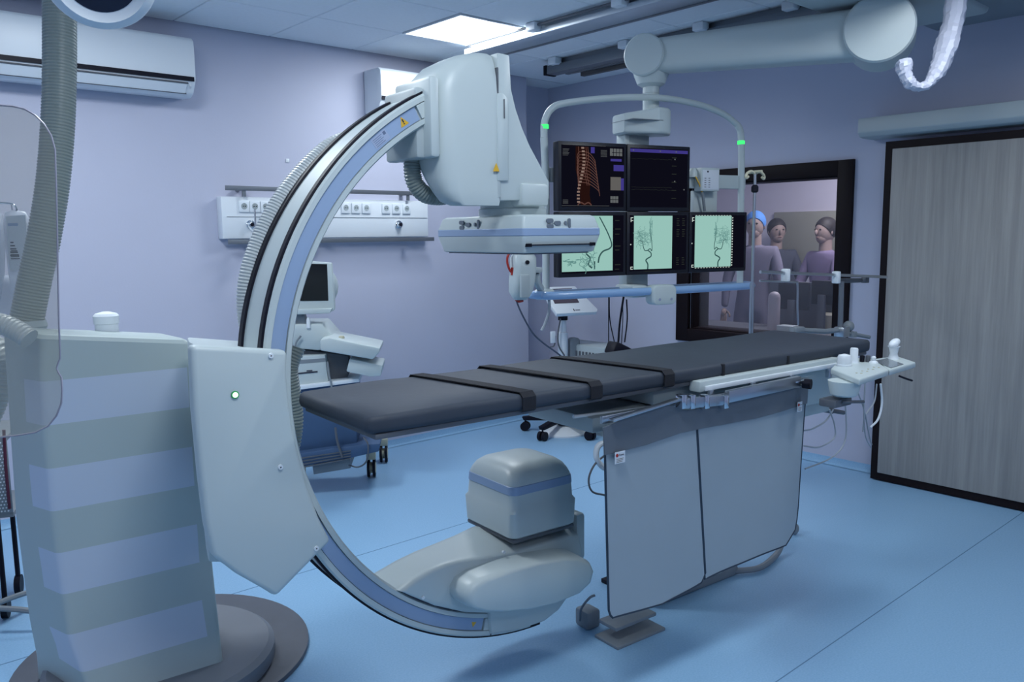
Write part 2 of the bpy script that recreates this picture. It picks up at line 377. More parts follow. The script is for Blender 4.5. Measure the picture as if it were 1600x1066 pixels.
b = nb(); prism(b, [(-.010, -.008), (.010, -.008), (0, .010)], .0003, .0009, ax='z', m=ringmat(.936, 252.6, .006)); part(t, 'warning_sticker', b, 'yellow', 'small yellow warning triangle')
b = nb(); box(b, -.030, .030, -.016, .016, .0003, .0009, m=ringmat(.936, 128.4, .006)); rpl = part(t, 'rating_plate', b, mat('silver label', (.35, .42, .58), .4), 'silver rating plate')
b = nb()
for k in range(5): box(b, -.026, .012-.006*(k % 2), -.013+.0055*k, -.0115+.0055*k, .001, .0013, m=ringmat(.936, 128.4, .006))
box(b, .016, .026, .002, .012, .001, .0013, m=ringmat(.936, 128.4, .006)); part(t, 'print', b, mat('label print', (.12, .16, .26), .5), parent=rpl, kind='stuff')
# carriage panel
PN = [pb(x, y, -.05) for x, y in ((299, 540), (450, 548), (449, 580), (452, 620), (458, 665), (466, 703), (480, 755), (500, 812), (518, 846), (432, 934), (411, 921), (370, 898), (333, 870), (322, 820), (313, 745), (303, 640))]
b = nb()
r0 = [(p.x, p.z) for p in PN]
prism(b, r0, -.05, .0, .014, 3); part(t, 'carriage_cover', b, 'white', ang=40)
b = nb(); rings = []
for yb, xl, xr, zt, zb in ((.0, 312, 446, 548, 880), (.07, 308, 446, 541, 860), (.30, 302, 420, 533, 800), (.52, 300, 402, 527, 760)):
    tl, tr, bl, br = pb(xl-(0 if yb < .1 else 8), zt, yb), pb(xr, zt+8, yb), pb(xl+14, zb, yb), pb(xr, zb, yb)
    rings.append([Vector((q.x, yb, q.z)) for q in (tl, tr, br, bl)])
loft(b, rings); bev(b, .008, 2); part(t, 'carriage_body', b, 'white')
b = nb(); cyl(b, (-.88, .50, .95), (-.88, .66, .95), .09, n=32); box(b, -1.0, -.80, .63, .80, .74, 1.10, .04, 3); part(t, 'carriage_shaft', b, 'grey')
b = nb()
for x, y in ((423, 556), (438, 730), (494, 857)):
    p = pb(x, y, -.05); cyl(b, (p.x, -.054, p.z), (p.x, -.048, p.z), .007, .008, 14); 
part(t, 'screw_cap', b, 'white2', sep=True)
b = nb()
for x, y in ((423, 556), (438, 730), (494, 857)):
    p = pb(x, y, -.05); cyl(b, (p.x, -.0546, p.z), (p.x, -.053, p.z), .002, .002, 8)
part(t, 'screw', b, 'black', sep=True)
p = pb(367, 617, -.05); b = nb(); cyl(b, (p.x, -.0535, p.z), (p.x, -.045, p.z), .0105, .0115, 18); hl = part(t, 'indicator_light', b, mat('green bezel', (.05, .35, .12), .4), 'green indicator light')
b = nb(); cyl(b, (p.x, -.0545, p.z), (p.x, -.052, p.z), .0075, n=18); part(t, 'lens', b, 'ledw', parent=hl)
# stand column
def cmat():
    m = mat('striped stand enamel', (.44, .52, .51), .42); nt = m.node_tree; bs = nt.nodes['Principled BSDF']
    tc = nt.nodes.new('ShaderNodeTexCoord'); sp = nt.nodes.new('ShaderNodeSeparateXYZ'); nt.links.new(tc.outputs['Object'], sp.inputs[0])
    def mth(op, *a):
        n = nt.nodes.new('ShaderNodeMath'); n.operation = op
        for i, v in enumerate(a):
            if isinstance(v, (int, float)): n.inputs[i].default_value = v
            else: nt.links.new(v, n.inputs[i])
        return n.outputs[0]
    # two-tone printed bands: height inside 0.139 m of every 0.278 m, from b < .66 and a < -1.03
    zz = mth('FRACT', mth('DIVIDE', mth('SUBTRACT', sp.outputs[2], STRIPE0), STRIPEP))
    band = mth('GREATER_THAN', zz, .5)
    band = mth('MULTIPLY', band, mth('LESS_THAN', sp.outputs[1], .705-.9))
    band = mth('MULTIPLY', band, mth('LESS_THAN', sp.outputs[0], -1.022+1.1))
    band = mth('MULTIPLY', band, mth('LESS_THAN', sp.outputs[2], 1.16)); band = mth('MULTIPLY', band, mth('GREATER_THAN', sp.outputs[2], .19))
    mx = nt.nodes.new('ShaderNodeMix'); mx.data_type = 'RGBA'; mx.inputs['A'].default_value = (.43, .50, .50, 1); mx.inputs['B'].default_value = (.53, .59, .70, 1)
    nt.links.new(band, mx.inputs['Factor']); nt.links.new(mx.outputs['Result'], bs.inputs['Base Color']); return m
zA = pb(95, 594, .6).z; zB = pb(95, 661, .6).z; zC_ = pb(100, 728, .6).z; zD = pb(125, 1037, .6).z
STRIPEP = (zA-pb(115, 860, .6).z)/2; STRIPE0 = zA-STRIPEP*round(zA/STRIPEP+1)
b = nb(); rings = []
def lev(z, a0, a1, b0, b1, ch=.012, dz=0.0):
    # corner order with a small chamfer; dz lowers the right side
    o = []
    for (x, y) in rrect(a0, a1, b0, b1, ch, 3): o.append(Vector((x, y, z-dz*(x-a0)/(a1-a0))))
    return o
def rpoly(pts, r, n=4):
    o = []; k = len(pts)
    for i in range(k):
        p, q, w_ = Vector(pts[i-1]), Vector(pts[i]), Vector(pts[(i+1) % k]); d0 = (p-q).normalized()*r; d1 = (w_-q).normalized()*r
        for j in range(n+1):
            s_ = j/n; o.append((q+d0)*(1-s_)**2+q*2*s_*(1-s_)+(q+d1)*s_**2)
    return o
def colring(z, a0, a1, aB, aR, bB, r=.02, ins=0, dz=0, bf=.60):
    P = [(a0+ins, bf+ins), (a1-ins, bf+ins), (aR-ins, bB-ins), (aB+ins, bB-ins)]
    return [Vector((q.x, q.y, z-dz*(q.x-a0)/(a1-a0))) for q in rpoly([Vector(p) for p in P], r)]
for z, a0, a1, aB, aR, bB in ((.03, -1.39, -.985, -1.505, -.95, .95), (.13, -1.40, -.980, -1.508, -.95, .90), (.30, -1.437, -.972, -1.525, -.95, .84), (.66, -1.452, -.985, -1.538, -.97, .82), (.95, -1.455, -.995, -1.532, -1.0, .82), (1.20, -1.447, -1.0, -1.527, -1.03, .82)):
    rings.append(colring(z, a0, a1, aB, aR, bB, bf=.60-.12*max(0, (.32-z)/.3)**1.3))
for z, i_ in ((1.262, .0), (1.274, .008), (1.279, .02)): rings.append(colring(z, -1.443, -1.003, -1.525, -1.035, .82, .02, i_, .055))
loft(b, rings); part(t, 'stand_column', b, cmat(), 'stand column with pale and greyish stripes', ang=30)
p = pz(167, 515, 1.255); b = nb(); lathe(b, [(.037, -.02), (.037, .024), (.040, .026), (.041, .052), (.034, .06), (.012, .066)], (p.x, p.y, 1.25), 28); part(t, 'round_cap', b, 'white2')
b = nb(); lathe(b, [(.515, .0), (.515, .018), (.50, .024), (.1, .024)], (-1.09, .863, 0), 64); part(t, 'base_plate', b, 'disc', 'dark grey round floor plate')
b = nb(); lathe(b, [(.375, .024), (.385, .04), (.385, .085), (.365, .10), (.1, .102)], (-1.13, .74, 0), 56); part(t, 'pivot_cover', b, 'discl', 'grey round pivot cover')


# ---- imaging head (detector end)
b = nb(); rings = []
for z, a0, a1, b0, b1, r in ((1.655, -.345, -.188, -.05, .02, .03), (1.668, -.368, -.186, -.052, .05, .04), (1.70, -.386, -.186, -.052, .07, .045), (1.74, -.396, -.190, -.052, .10, .05), (1.83, -.400, -.190, -.052, .17, .055), (1.90, -.400, -.190, -.052, .205, .06), (2.01, -.398, -.190, -.050, .208, .06), (2.06, -.385, -.190, -.046, .205, .065), (2.10, -.345, -.190, -.036, .195, .06), (2.128, -.29, -.190, -.022, .18, .05), (2.14, -.24, -.192, 0, .16, .04)):
    rings.append([Vector((min(x, a1), y, z)) for x, y in rrect(a0, a1+r+.001, b0, b1, r, 5)])
loft(b, rings); part(t, 'head_shell', b, 'white', ang=50)
b = nb(); box(b, -.43, -.395, -.035, .19, 1.80, 2.045, .012, 2); part(t, 'ring_flange', b, 'white')
b = nb(); box(b, -.455, -.41, .01, .215, 1.80, 2.015, .01, 2); part(t, 'ring_end_block', b, 'grey')
b = nb(); q = [pb(x, y, -.045) for x, y in ((779, 82), (796, 86), (799, 140), (806, 170), (816, 200), (828, 228), (843, 256), (858, 284), (858, 312), (779, 314))]
q[0].x = q[-1].x = -.184; prism(b, [(p.x, p.z) for p in q], -.047, .19, .006, 2); part(t, 'lift_cover', b, 'white')
b = nb(); q = [pb(x, y, -.058) for x, y in ((778, 145), (788, 145), (796, 155), (796, 283), (778, 283))]
prism(b, [(p.x, p.z) for p in q], -.056, -.04, .006, 2); part(t, 'lift_guide', b, 'white')
b = nb(); p = pb(779, 283, -.05); q2 = pb(779, 308, -.05); cyl(b, (p.x, -.045, p.z), (p.x, -.045, q2.z), .009, n=12); part(t, 'guide_rod', b, 'grey')
p = pb(788, 170, -.0575); b = nb(); box(b, p.x-.0018, p.x+.0018, -.0585, -.055, p.z-.03, p.z+.03); part(t, 'slot', b, 'dgrey')
b = nb(); box(b, -.1885, -.1835, -.050, .15, 1.67, 2.09); part(t, 'shell_seam', b, 'dgrey')
b = nb(); p = pb(776, 262, -.06); prism(b, [(p.x-.012, p.z-.012), (p.x+.012, p.z-.012), (p.x, p.z+.014)], -.0595, -.0562); part(t, 'warning_sticker', b, 'yellow', 'small yellow warning triangle')
b = nb()
zb = pb(838, 331, -.02).z
lathe(b, [(.118, 1.60), (.118, 1.648), (.112, 1.652), (.112, 1.69), (.10, 1.695)], (-.03, .09, 0), 40); part(t, 'rotation_collar', b, 'white')
b = nb(); q = [pb(x, y, -.06) for x, y in ((816, 286), (858, 286), (858, 322), (816, 322))]
box(b, q[0].x, q[1].x, -.06, .05, q[2].z, q[0].z, .01); part(t, 'collar_cap', b, 'white')
# detector housing (rounded box with chamfered skirt)
da0, da1, db0, db1, dz0, dz1 = -.162, .172, -.145, .378, 1.500, 1.625
b = nb(); rings = []
for z, s in ((dz0, .020), (dz0+.003, .014), (dz0+.052, .0), (dz1-.043, 0), (dz1-.006, .012), (dz1, .022)):
    rings.append([Vector((x, y, z)) for x, y in rrect(da0+s, da1-s, db0+s, db1-s, .012, 3)])
loft(b, rings); det = part(t, 'detector_housing', b, 'white', ang=40)
b = nb(); rings = []
for z in (dz0+.056, dz0+.058, dz0+.079, dz0+.081):
    s = -.0015 if dz0+.057 < z < dz0+.080 else -.0002
    rings.append([Vector((x, y, z)) for x, y in rrect(da0+s, da1-s, db0+s, db1-s, .012, 3)])
loft(b, rings, False); part(t, 'blue_band', b, 'blue', 'blue band', parent=det)
b = nb(); box(b, da0+.03, da1-.03, db0+.03, db1-.03, dz0-.004, dz0+.001); part(t, 'detector_window', b, 'dgrey', parent=det)
def px_on_box(x, y): return pb(x, y, db0-.002)
b = nb(); p0 = px_on_box(824, 387); p1 = px_on_box(930, 387)
box(b, p0.x, p1.x, db0-.003, db0+.02, dz0+.0245, dz0+.0285); box(b, p0.x, p0.x+.018, db0-.003, db0+.02, dz0+.021, dz0+.032); box(b, p1.x-.018, p1.x, db0-.003, db0+.02, dz0+.021, dz0+.032)
part(t, 'grid_slot', b, 'black', parent=det)
def button(b, face, u, z, w_, h_):
    r = min(w_, h_)*.45; pts = rrect(-w_/2, w_/2, -h_/2, h_/2, r, 4)
    if face == 'y': prism(b, [(u+x, z+y) for x, y in pts], db0-.0012, db0+.004)
    else: prism(b, [(u+x, z+y) for x, y in pts], da0-.0012, da0+.004, ax='x')
for face, us in (('y', [(.045-.162+.005, 0)]), ('x', [(.26, 0)])):
    sg = 1 if face == 'y' else -1; u0 = -.04 if face == 'y' else .215
    if face == 'y': u0 = px_on_box(860, 345).x
    bs = [(0, dz1-.020, .028, .014), (0.001, dz1-.038, .028, .013), (.033, dz1-.028, .026, .014), (.067, dz1-.028, .009, .013), (.083, dz1-.028, .011, .032)]
    for du, z, w_, h_ in bs:
        b = nb(); button(b, face, u0+sg*du*(1 if face == 'y' else 1.25), z, w_, h_); part(t, 'button', b, mat('grey button', (.15, .18, .22), .4), parent=det)
# hanging hoses on the gantry
b = nb(); hose(b, [pb(x, y, .12) for x, y in ((656, 222), (645, 250), (647, 282), (663, 303), (690, 307), (712, 300))], .029, .0085, 24, depth=.09); part(t, 'head_cable_hose', b, 'hose', 'short looping grey hose')
b = nb(); hose(b, [pr(Ro+rr, th, .23) for th, rr in ((125, -.045), (133, -.012), (145, .0), (157, .0), (166, -.02), (176, -.07))], .034, .0095, depth=.07); part(t, 'outer_cable_hose', b, 'hosel', 'pale corrugated hose along the outer rim')
b = nb(); hose(b, [pb(x, y, .33) for x, y in ((456, 540), (444, 575), (449, 620), (452, 660), (445, 705), (425, 760))], .046, .0105, depth=.06); part(t, 'inner_cable_hose', b, 'hose', 'grey corrugated hose behind the carriage')

# ---- lower X-ray tube end
def PB(pts, yb): return [(p.x, p.z) for p in (pb(x, y, yb) for x, y in pts)]
near = PB([(600, 912), (640, 905), (680, 884), (715, 872), (760, 867), (800, 862), (850, 847), (900, 828), (906, 860), (908, 890), (898, 925), (880, 950), (850, 975), (806, 988), (770, 990), (766, 958), (730, 953), (690, 944), (645, 928)], -.005)
b = nb()
top_far = [(-.585, .44), (-.50, .47), (-.40, .482), (-.30, .49), (-.10, .49), (.05, .49), (.19, .49)]
# upper deck: wedge that spans the ring's width, rising to the tube box
lowr = [(.225, .36), (.205, .29), (.165, .225), (.10, .170), (.03, .1465), (-.08, .149), (-.218, .172), (-.224, .252), (-.33, .286), (-.45, .345), (-.54, .405)]
dn_ = [(-.575, .43), (-.52, .452), (-.462, .468), (-.40, .475), (-.349, .474), (-.25, .462), (-.139, .452), (.023, .448), (.15, .452), (.20, .44)]+lowr
df_ = [(-.60, .40), (-.542, .415), (-.47, .435), (-.39, .450), (-.30, .460), (-.22, .47), (-.139, .485), (.023, .487), (.15, .485), (.20, .465)]+lowr
rings = []
for y, s, f_ in ((-.012, .93, 0), (-.008, .97, 0), (.008, 1.0, 0), (.035, 1.0, .3), (.19, 1.0, 1), (.215, .975, 1), (.225, .9, 1)):
    cx, cz = -.18, .32
    rings.append([Vector((cx+(u-cx)*s, y, cz+(v-cz)*(s if v > cz else (.5+.5*s)))) for u, v in ((p_[0]+(q_[0]-p_[0])*f_, p_[1]+(q_[1]-p_[1])*f_) for p_, q_ in zip(dn_, df_))])
loft(b, rings); part(t, 'tube_support_cover', b, 'white', ang=45)
b = nb(); tube(b, [pr(Ri-.004, th, -.003) for th in (231, 236, 242, 248, 255.5)], .0035, 6, 4); part(t, 'cover_seam', b, 'ink')
b = nb(); tube(b, [pr(rr, 257.4, -.001) for rr in (Ri-.002, .93, Ro-.004)], .002, 6, 1); part(t, 'cover_seam', b, 'ink')
b = nb()
bp = [(-.385, .375), (-.383, .40), (-.365, .425), (-.32, .438), (-.20, .442), (-.08, .438), (.04, .424), (.12, .402), (.17, .37), (.188, .33), (.175, .29), (.12, .262), (0, .255), (-.12, .268), (-.24, .295), (-.32, .322), (-.37, .35)]
rings = []
for y, s in ((-.116, .82), (-.113, .89), (-.104, .945), (-.085, .98), (-.06, 1.0), (-.02, 1.0), (.01, 1.0)):
    cx, cz = -.10, .35; rings.append([Vector((cx+(u-cx)*(.35+.65*s if s < 1 else s), y, cz+(v-cz)*s)) for u, v in bp])
loft(b, rings); part(t, 'bumper', b, 'white', ang=60)
b = nb(); box(b, .19, .235, .0, .20, .33, .515, .015, 2); part(t, 'end_plate', b, 'white')
# tube box
ta0, ta1, tb0, tb1 = -.135, .172, -.03, .285
b = nb(); rings = []
for z, s, r in ((.495, .012, .03), (.502, .004, .03), (.590, .0, .03), (.602, .008, .03), (.655, .011, .03), (.690, .013, .035), (.706, .018, .04), (.724, .026, .05), (.738, .042, .055), (.747, .070, .05), (.750, .12, .03)):
    rings.append([Vector((x, y, z)) for x, y in rrect(ta0+s, ta1-s, tb0+s, tb1-s, r, 5)])
loft(b, rings); tb_ = part(t, 'tube_housing', b, 'white', ang=45)
b = nb(); rings = []
for z, s in ((.652, .0105), (.654, .0085), (.682, .0105), (.684, .0125)): rings.append([Vector((x, y, z)) for x, y in rrect(ta0+s, ta1-s, tb0+s, tb1-s, .033, 5)])
loft(b, rings, False); part(t, 'blue_band', b, 'blue', 'blue band', parent=tb_)
b = nb(); box(b, ta0+.01, ta1-.01, tb0+.01, tb1-.01, .478, .497, .02); part(t, 'housing_gap', b, 'dgrey', parent=tb_)
b = nb()
for x, y, yb in ((787, 943-80, -.012), (820, 870, -.013), (661, 934, -.014), (845, 876, -.013)):
    p = pb(x, y, yb); cyl(b, (p.x, yb-.003, p.z), (p.x, yb+.004, p.z), .006, n=10)
part(t, 'screw_cap', b, 'white2', sep=True)

#================================================================== PATIENT TABLE
TZ = 1.083
t = thing('patient_table', 'long catheterisation table with a pale white rail and pedestal under a charcoal mattress', 'table', (.9, -.05, 0), FE)
b = nb(); box(b, -.78, 1.64, -.29, .19, TZ-.068, TZ-.052, .004); part(t, 'tabletop', b, 'dgrey')
b = nb(); box(b, .33, 1.62, -.25, .16, TZ-.13, TZ-.07, .01); box(b, .55, 1.40, -.22, .13, TZ-.20, TZ-.13, .01); part(t, 'slide_carriage', b, 'grey')
b = nb()
rings = []
for z, a0, a1, b0, b1 in ((TZ-.20, .60, 1.35, -.24, .16), (TZ-.30, .62, 1.33, -.20, .15), (TZ-.42, .62, 1.15, -.10, .18), (.55, .62, 1.10, -.02, .22), (.05, .62, 1.10, 0.02, .26)):
    rings.append([Vector((x, y, z)) for x, y in rrect(a0, a1, b0, b1, .04, 4)])
loft(b, rings); part(t, 'pedestal', b, 'grey')
b = nb(); box(b, .66, 1.20, .03, .26, 0, .05, .015); part(t, 'pedestal_base', b, 'mgrey')
# side rail and white channel
def PZ(px, py, z): return pz(px, py, z)
b = nb(); box(b, .475, 1.36, -.335, -.285, TZ-.088, TZ-.048, .006); part(t, 'side_channel', b, 'white')
b = nb(); box(b, .50, 1.34, -.345, -.335, TZ-.083, TZ-.066, .002); part(t, 'channel_lip', b, 'white2')
b = nb()
for a in (.52, .76, 1.0, 1.26): box(b, a-.01, a+.01, -.355, -.336, TZ-.12, TZ-.08, .002)
part(t, 'rail_spacer', b, 'steel', sep=True)
b = nb(); box(b, -.02, 1.10, -.362, -.352, TZ-.124, TZ-.098, .002); part(t, 'accessory_rail', b, 'steel')
b = nb(); box(b, 1.05, 1.42, -.30, -.20, TZ-.24, TZ-.09, .01); box(b, 1.10, 1.38, -.285, -.20, TZ-.29, TZ-.24, .01); part(t, 'drive_housing', b, 'white')
b = nb(); box(b, .05, .62, -.24, .12, TZ-.19, TZ-.135, .01); part(t, 'slide_base', b, 'grey')
b = nb(); tube(b, [(.0, -.2, TZ-.13), (.3, -.22, TZ-.14), (.6, -.24, TZ-.14)], .006, 8); part(t, 'rail_edge', b, 'white2')
# mattress
def mattress_ring(a, w0, w1, zt, zb, r=.018):
    return [Vector((a, y, z)) for y, z in rrect(w0, w1, zb, zt, r, 4)]
b = nb(); rings = []
A0, A1 = -.805, 1.655
ks = [(A0, .02), (A0+.006, .008), (A0+.02, 0)]+[(A0+.02+(A1-A0-.04)*i/40, 0) for i in range(1, 40)]+[(A1-.02, 0), (A1-.006, .008), (A1, .02)]
for a, s in ks:
    k = 1.0; zt = TZ+.002*math.sin(a*9)-.001
    for c in (.64,):
        zt -= .006*math.exp(-((a-c)/.010)**2)
    for c in (-.40, -.07, .27): zt -= .003*math.exp(-((a-c)/.03)**2)
    w = .255
    if a < -.60: w = .255-.012*((-.60-a)/.2)
    rings.append([Vector((a, y-.05, z)) for y, z in rrect(-w+s, w-s, TZ-.052+s*.6, zt-s*.6, .016, 4)])
loft(b, rings)
mt = thing('table_mattress', 'long charcoal vinyl mattress lying on the patient table', 'mattress', (.4, -.05, TZ-.05), FE)
part(mt, 'pad', b, 'pad', ang=60)
b = nb(); box(b, .632, .648, -.309, -.295, TZ-.05, TZ-.004, .004); part(mt, 'seam_fold', b, 'strap')
b = nb(); box(b, 1.03, 1.045, -.308, -.30, TZ-.045, TZ-.012, .002); part(mt, 'seam', b, 'strap')
for k, (ax, ay, lab) in enumerate(((655, 588, 'nearest the foot end'), (770, 576, 'the middle of three'), (885, 562, 'nearest the console'))):
    pf = pz(ax, ay, TZ); pn = pz((785, 880, 1000)[k], (605, 588, 573)[k], TZ)
    y0, y1 = -.308, .208; x0 = pn.x; x1 = pf.x; wd = .025
    def xs(y): return x0+(x1-x0)*(y-y0)/(y1-y0)
    b = nb(); path = [(y0+.006, TZ-.056), (y0-.001, TZ-.05), (y0-.002, TZ-.012), (y0+.012, TZ+.0035), (y0+.1, TZ+.004), (0, TZ+.004), (y1-.1, TZ+.004), (y1-.012, TZ+.0035), (y1+.002, TZ-.012), (y1+.001, TZ-.056)]
    rings = []
    for i, (y, z) in enumerate(path):
        ny, nz = (-1, 0) if i < 3 else ((1, 0) if i > 7 else (0, 1)); th = .003
        if i in (2, 3): ny, nz = -.7, .7
        if i in (7, 8): ny, nz = .7, .7
        x = xs(max(y0, min(y1, y)))
        rings.append([Vector((x-wd, y, z)), Vector((x+wd, y, z)), Vector((x+wd, y+ny*th, z+nz*th)), Vector((x-wd, y+ny*th, z+nz*th))])
    loft(b, rings)
    single('patient_strap', b, 'strap', 'black webbing strap round the mattress, '+lab, 'strap', FE, (x0, -.05, TZ), 'patient straps on the mattress')
# lead curtain
CB = -.375
t = thing('lead_curtain', 'grey two-panel lead apron curtain hanging from the table side rail', 'curtain', (.5, CB, .3), FE)
def wav(a, z): return CB+.0035*math.sin(a*11+.6)+.0015*math.sin(a*23+z*4)
def sheet(pts_top, pts_bot, n=28, m_=14, th=.006, yo=0.0):
    b = nb(); F_, K = [], []
    g = []
    for i in range(n+1):
        u = i/n
        def ev(P):
            for (u0, q0), (u1, q1) in zip(P, P[1:]):
                if u0 <= u <= u1: return q0.lerp(q1, (u-u0)/(u1-u0) if u1 > u0 else 0)
            return P[-1][1]
        tp, bt = ev(pts_top), ev(pts_bot); g.append([tp.lerp(bt, j/m_) for j in range(m_+1)])
    fr = [[b.verts.new((q.x, wav(q.x, q.y)+yo, q.y)) for q in r] for r in g]
    bk = [[b.verts.new((q.x, wav(q.x, q.y)+yo+th, q.y)) for q in r] for r in g]
    for i in range(n):
        for j in range(m_):
            b.faces.new((fr[i][j], fr[i+1][j], fr[i+1][j+1], fr[i][j+1])); b.faces.new((bk[i][j], bk[i][j+1], bk[i+1][j+1], bk[i+1][j]))
    per = [(i, 0) for i in range(n+1)]+[(n, j) for j in range(1, m_+1)]+[(i, m_) for i in range(n-1, -1, -1)]+[(0, j) for j in range(m_-1, 0, -1)]
    for (a, c) in zip(per, per[1:]+per[:1]): b.faces.new((fr[a[0]][a[1]], bk[a[0]][a[1]], bk[c[0]][c[1]], fr[c[0]][c[1]]))
    bmesh.ops.recalc_face_normals(b, faces=b.faces); return b, [Vector((g[a][c].x, wav(g[a][c].x, g[a][c].y)+yo, g[a][c].y)) for a, c in per]
def C2(x, y): p = pb(x, y, CB); return Vector((p.x, p.z))
for nm, tp, bt in (('curtain_panel', [(0, (946, 695)), (1, (1089, 665))], [(0, (953, 955)), (.06, (957, 967)), (.5, (1035, 944)), (.93, (1095, 910)), (1, (1102, 895))]),
                   ('curtain_panel', [(0, (1087, 665)), (1, (1258, 628))], [(0, (1101, 905)), (.5, (1160, 880)), (.82, (1226, 852)), (.94, (1243, 825)), (1, (1247, 790))])):
    bmx, per = sheet([(u, C2(*q)) for u, q in tp], [(u, C2(*q)) for u, q in bt])
    cp = part(t, nm, bmx, 'curt')
    b = nb(); n0 = 29; pts = per[n0-1:]+per[:1]; tube(b, [q+Vector((0, .002, 0)) for q in pts], .0042, 6, 1); part(t, 'piping', b, 'pipe', 'dark piping', parent=cp)
bmx, per = sheet([(0, C2(942, 668)), (.09, C2(963, 660)), (.11, C2(975, 652)), (.35, C2(1040, 632)), (.47, C2(1070, 641)), (.6, C2(1120, 634)), (1, C2(1261, 598))],
                 [(0, C2(944, 711)), (.25, C2(1010, 695)), (.40, C2(1060, 676)), (.5, C2(1090, 670)), (.75, C2(1180, 654)), (1, C2(1259, 630))], 40, 6, .007, -.0065)
part(t, 'top_band', bmx, 'curtd', 'dark grey top band')
tg = []
for (x, y, wpx) in ((968, 714, .045), (1249, 635, .030)):
    p = pb(x, y, CB-.014); b = nb(); box(b, p.x-wpx/2, p.x+wpx/2, p.y-.003, p.y-.001, p.z-.021, p.z+.018, .0008, 1)
    g = part(t, 'maker_tag', b, 'paper', 'small white tag with red logo')
    lg = nb(); cyl(lg, (p.x-wpx*.30, p.y-.0038, p.z+.007), (p.x-wpx*.30, p.y-.003, p.z+.007), .0058, n=14); part(t, 'logo', lg, 'red', parent=g)
    m4 = Matrix.Translation((p.x-wpx*.12, p.y-.0035, p.z+.0045)) @ Matrix.Rotation(R(90), 4, 'X')
    tx = text('Kenex', .0085*wpx/.045, m4); part(t, 'lettering', tx, 'ink', parent=g)
    ln = nb()
    for k in range(3): box(ln, p.x-wpx*.36, p.x+wpx*(.34-.06*k), p.y-.0036, p.y-.003, p.z-.006-.005*k, p.z-.0045-.005*k)
    part(t, 'fine_print', ln, 'ui', parent=g, kind='stuff')
# curtain clamp bar (chrome folding bracket)
b = nb(); 
def seg(b, x0, y0, x1, y1, hz, d0, d1, r=.002):
    p, q = pb(x0, y0, (d0+d1)/2), pb(x1, y1, (d0+d1)/2); pr_ = [(p.x, p.z-hz), (q.x, q.z-hz), (q.x, q.z+hz), (p.x, p.z+hz)]; prism(b, pr_, d0, d1, r)
seg(b, 955, 657, 1063, 623, .004, CB-.03, CB-.005); part(t, 'hinge_bar', b, 'steel')
b = nb(); seg(b, 1064, 631, 1130, 625, .018, CB-.028, CB-.012); part(t, 'hinge_plate', b, 'steel')
b = nb()
for x in (1068, 1082, 1104, 1134):
    p = pb(x, 629, CB-.03); box(b, p.x-.012, p.x+.012, CB-.036, CB-.004, p.z-.022, p.z+.026, .003)
part(t, 'clamp_block', b, 'chrome', sep=True)
b = nb(); seg(b, 1136, 620, 1248, 596, .021, CB-.03, CB-.008); part(t, 'support_bar', b, 'steel')
p = pb(1258, 600, CB-.03); b = nb(); cyl(b, (p.x, p.y+.01, p.z), (p.x+.01, p.y-.02, p.z), .018, .02, 12); part(t, 'clamp_knob', b, 'black', 'black clamp knob')
p = pb(1252, 596, CB-.02); b = nb(); cyl(b, (p.x-.05, p.y, p.z+.004), (p.x+.005, p.y, p.z), .011, n=12); part(t, 'clamp_shaft', b, 'chrome')
# floor foot switch under the curtain
t = thing('foot_switch', 'dark grey foot switch with wire guard on the floor under the curtain', 'foot switch', (pz(1000, 965, 0).x, pz(1000, 965, 0).y, 0), FE)
b = nb(); p = pz(945, 955, 0); q = pz(1030, 965, 0)
box(b, .30, .52, -.10, .0, .055, .07, .004); box(b, .29, .36, .05, .13, .0, .075, .012); box(b, .28, .54, -.13, .0, .0, .012, .003); part(t, 'pedal_plate', b, 'mgrey', sep=True)
b = nb(); tube(b, [(.275, .08, .04), (.265, .06, .10), (.28, .03, .15), (.30, .02, .16)], .005, 8); part(t, 'wire_guard', b, 'steeld')
t = None
p0 = onz(1185, 885, .02); b = nb(); tube(b, [onz(1140, 893, .02), onz(1185, 888, .02), onz(1212, 868, .02), onz(1222, 850, .05)], .014, 10)
single('floor_conduit', b, 'mgrey', 'thick grey cable conduit curving out under the curtain', 'cable', FW, onz(1180, 880, 0))

# control console at the head end
t = thing('table_console', 'white table-side control console with joysticks at the end of the table', 'console', (1.36, -.36, TZ-.1), FE)
cz = TZ-.062
K = lambda x, y: pz(x, y, cz+.02)
o1 = [K(1298, 574), K(1343, 590), K(1388, 575)]; 
out1 = [(K(x, y).x, K(x, y).y) for x, y in ((1298, 575), (1343, 592), (1389, 577), (1366, 560), (1330, 558), (1310, 562))]
out2 = [(K(x, y).x, K(x, y).y) for x, y in ((1390, 577), (1431, 565), (1400, 555), (1366, 560))]
b = nb(); prism(b, out1, cz-.006, cz+.018, .006, 3, ax='z'); part(t, 'console_top', b, 'white')
b = nb(); prism(b, out2, cz-.006, cz+.018, .006, 3, ax='z'); part(t, 'console_wing', b, 'white')
b = nb(); sc = [K(x, y) for x, y in ((1366, 564), (1392, 575), (1412, 569), (1386, 560))]; prism(b, [(q.x, q.y) for q in sc], cz+.018, cz+.0205, .001, 1, ax='z'); part(t, 'touch_screen', b, mat('grey display', (.16, .19, .22), .15), 'grey touch screen')
b = nb(); q = K(1320, 584); lathe(b, [(.040, cz-.062), (.048, cz-.056), (.055, cz-.03), (.058, cz-.006)], (q.x, q.y, 0), 20); part(t, 'console_body', b, 'white')
b = nb(); q = K(1319, 571); lathe(b, [(.028, 0), (.028, .006), (.026, .008), (.027, .032), (.022, .042), (.006, .047)], (q.x, q.y, cz+.018), 24); part(t, 'table_knob', b, 'white2')
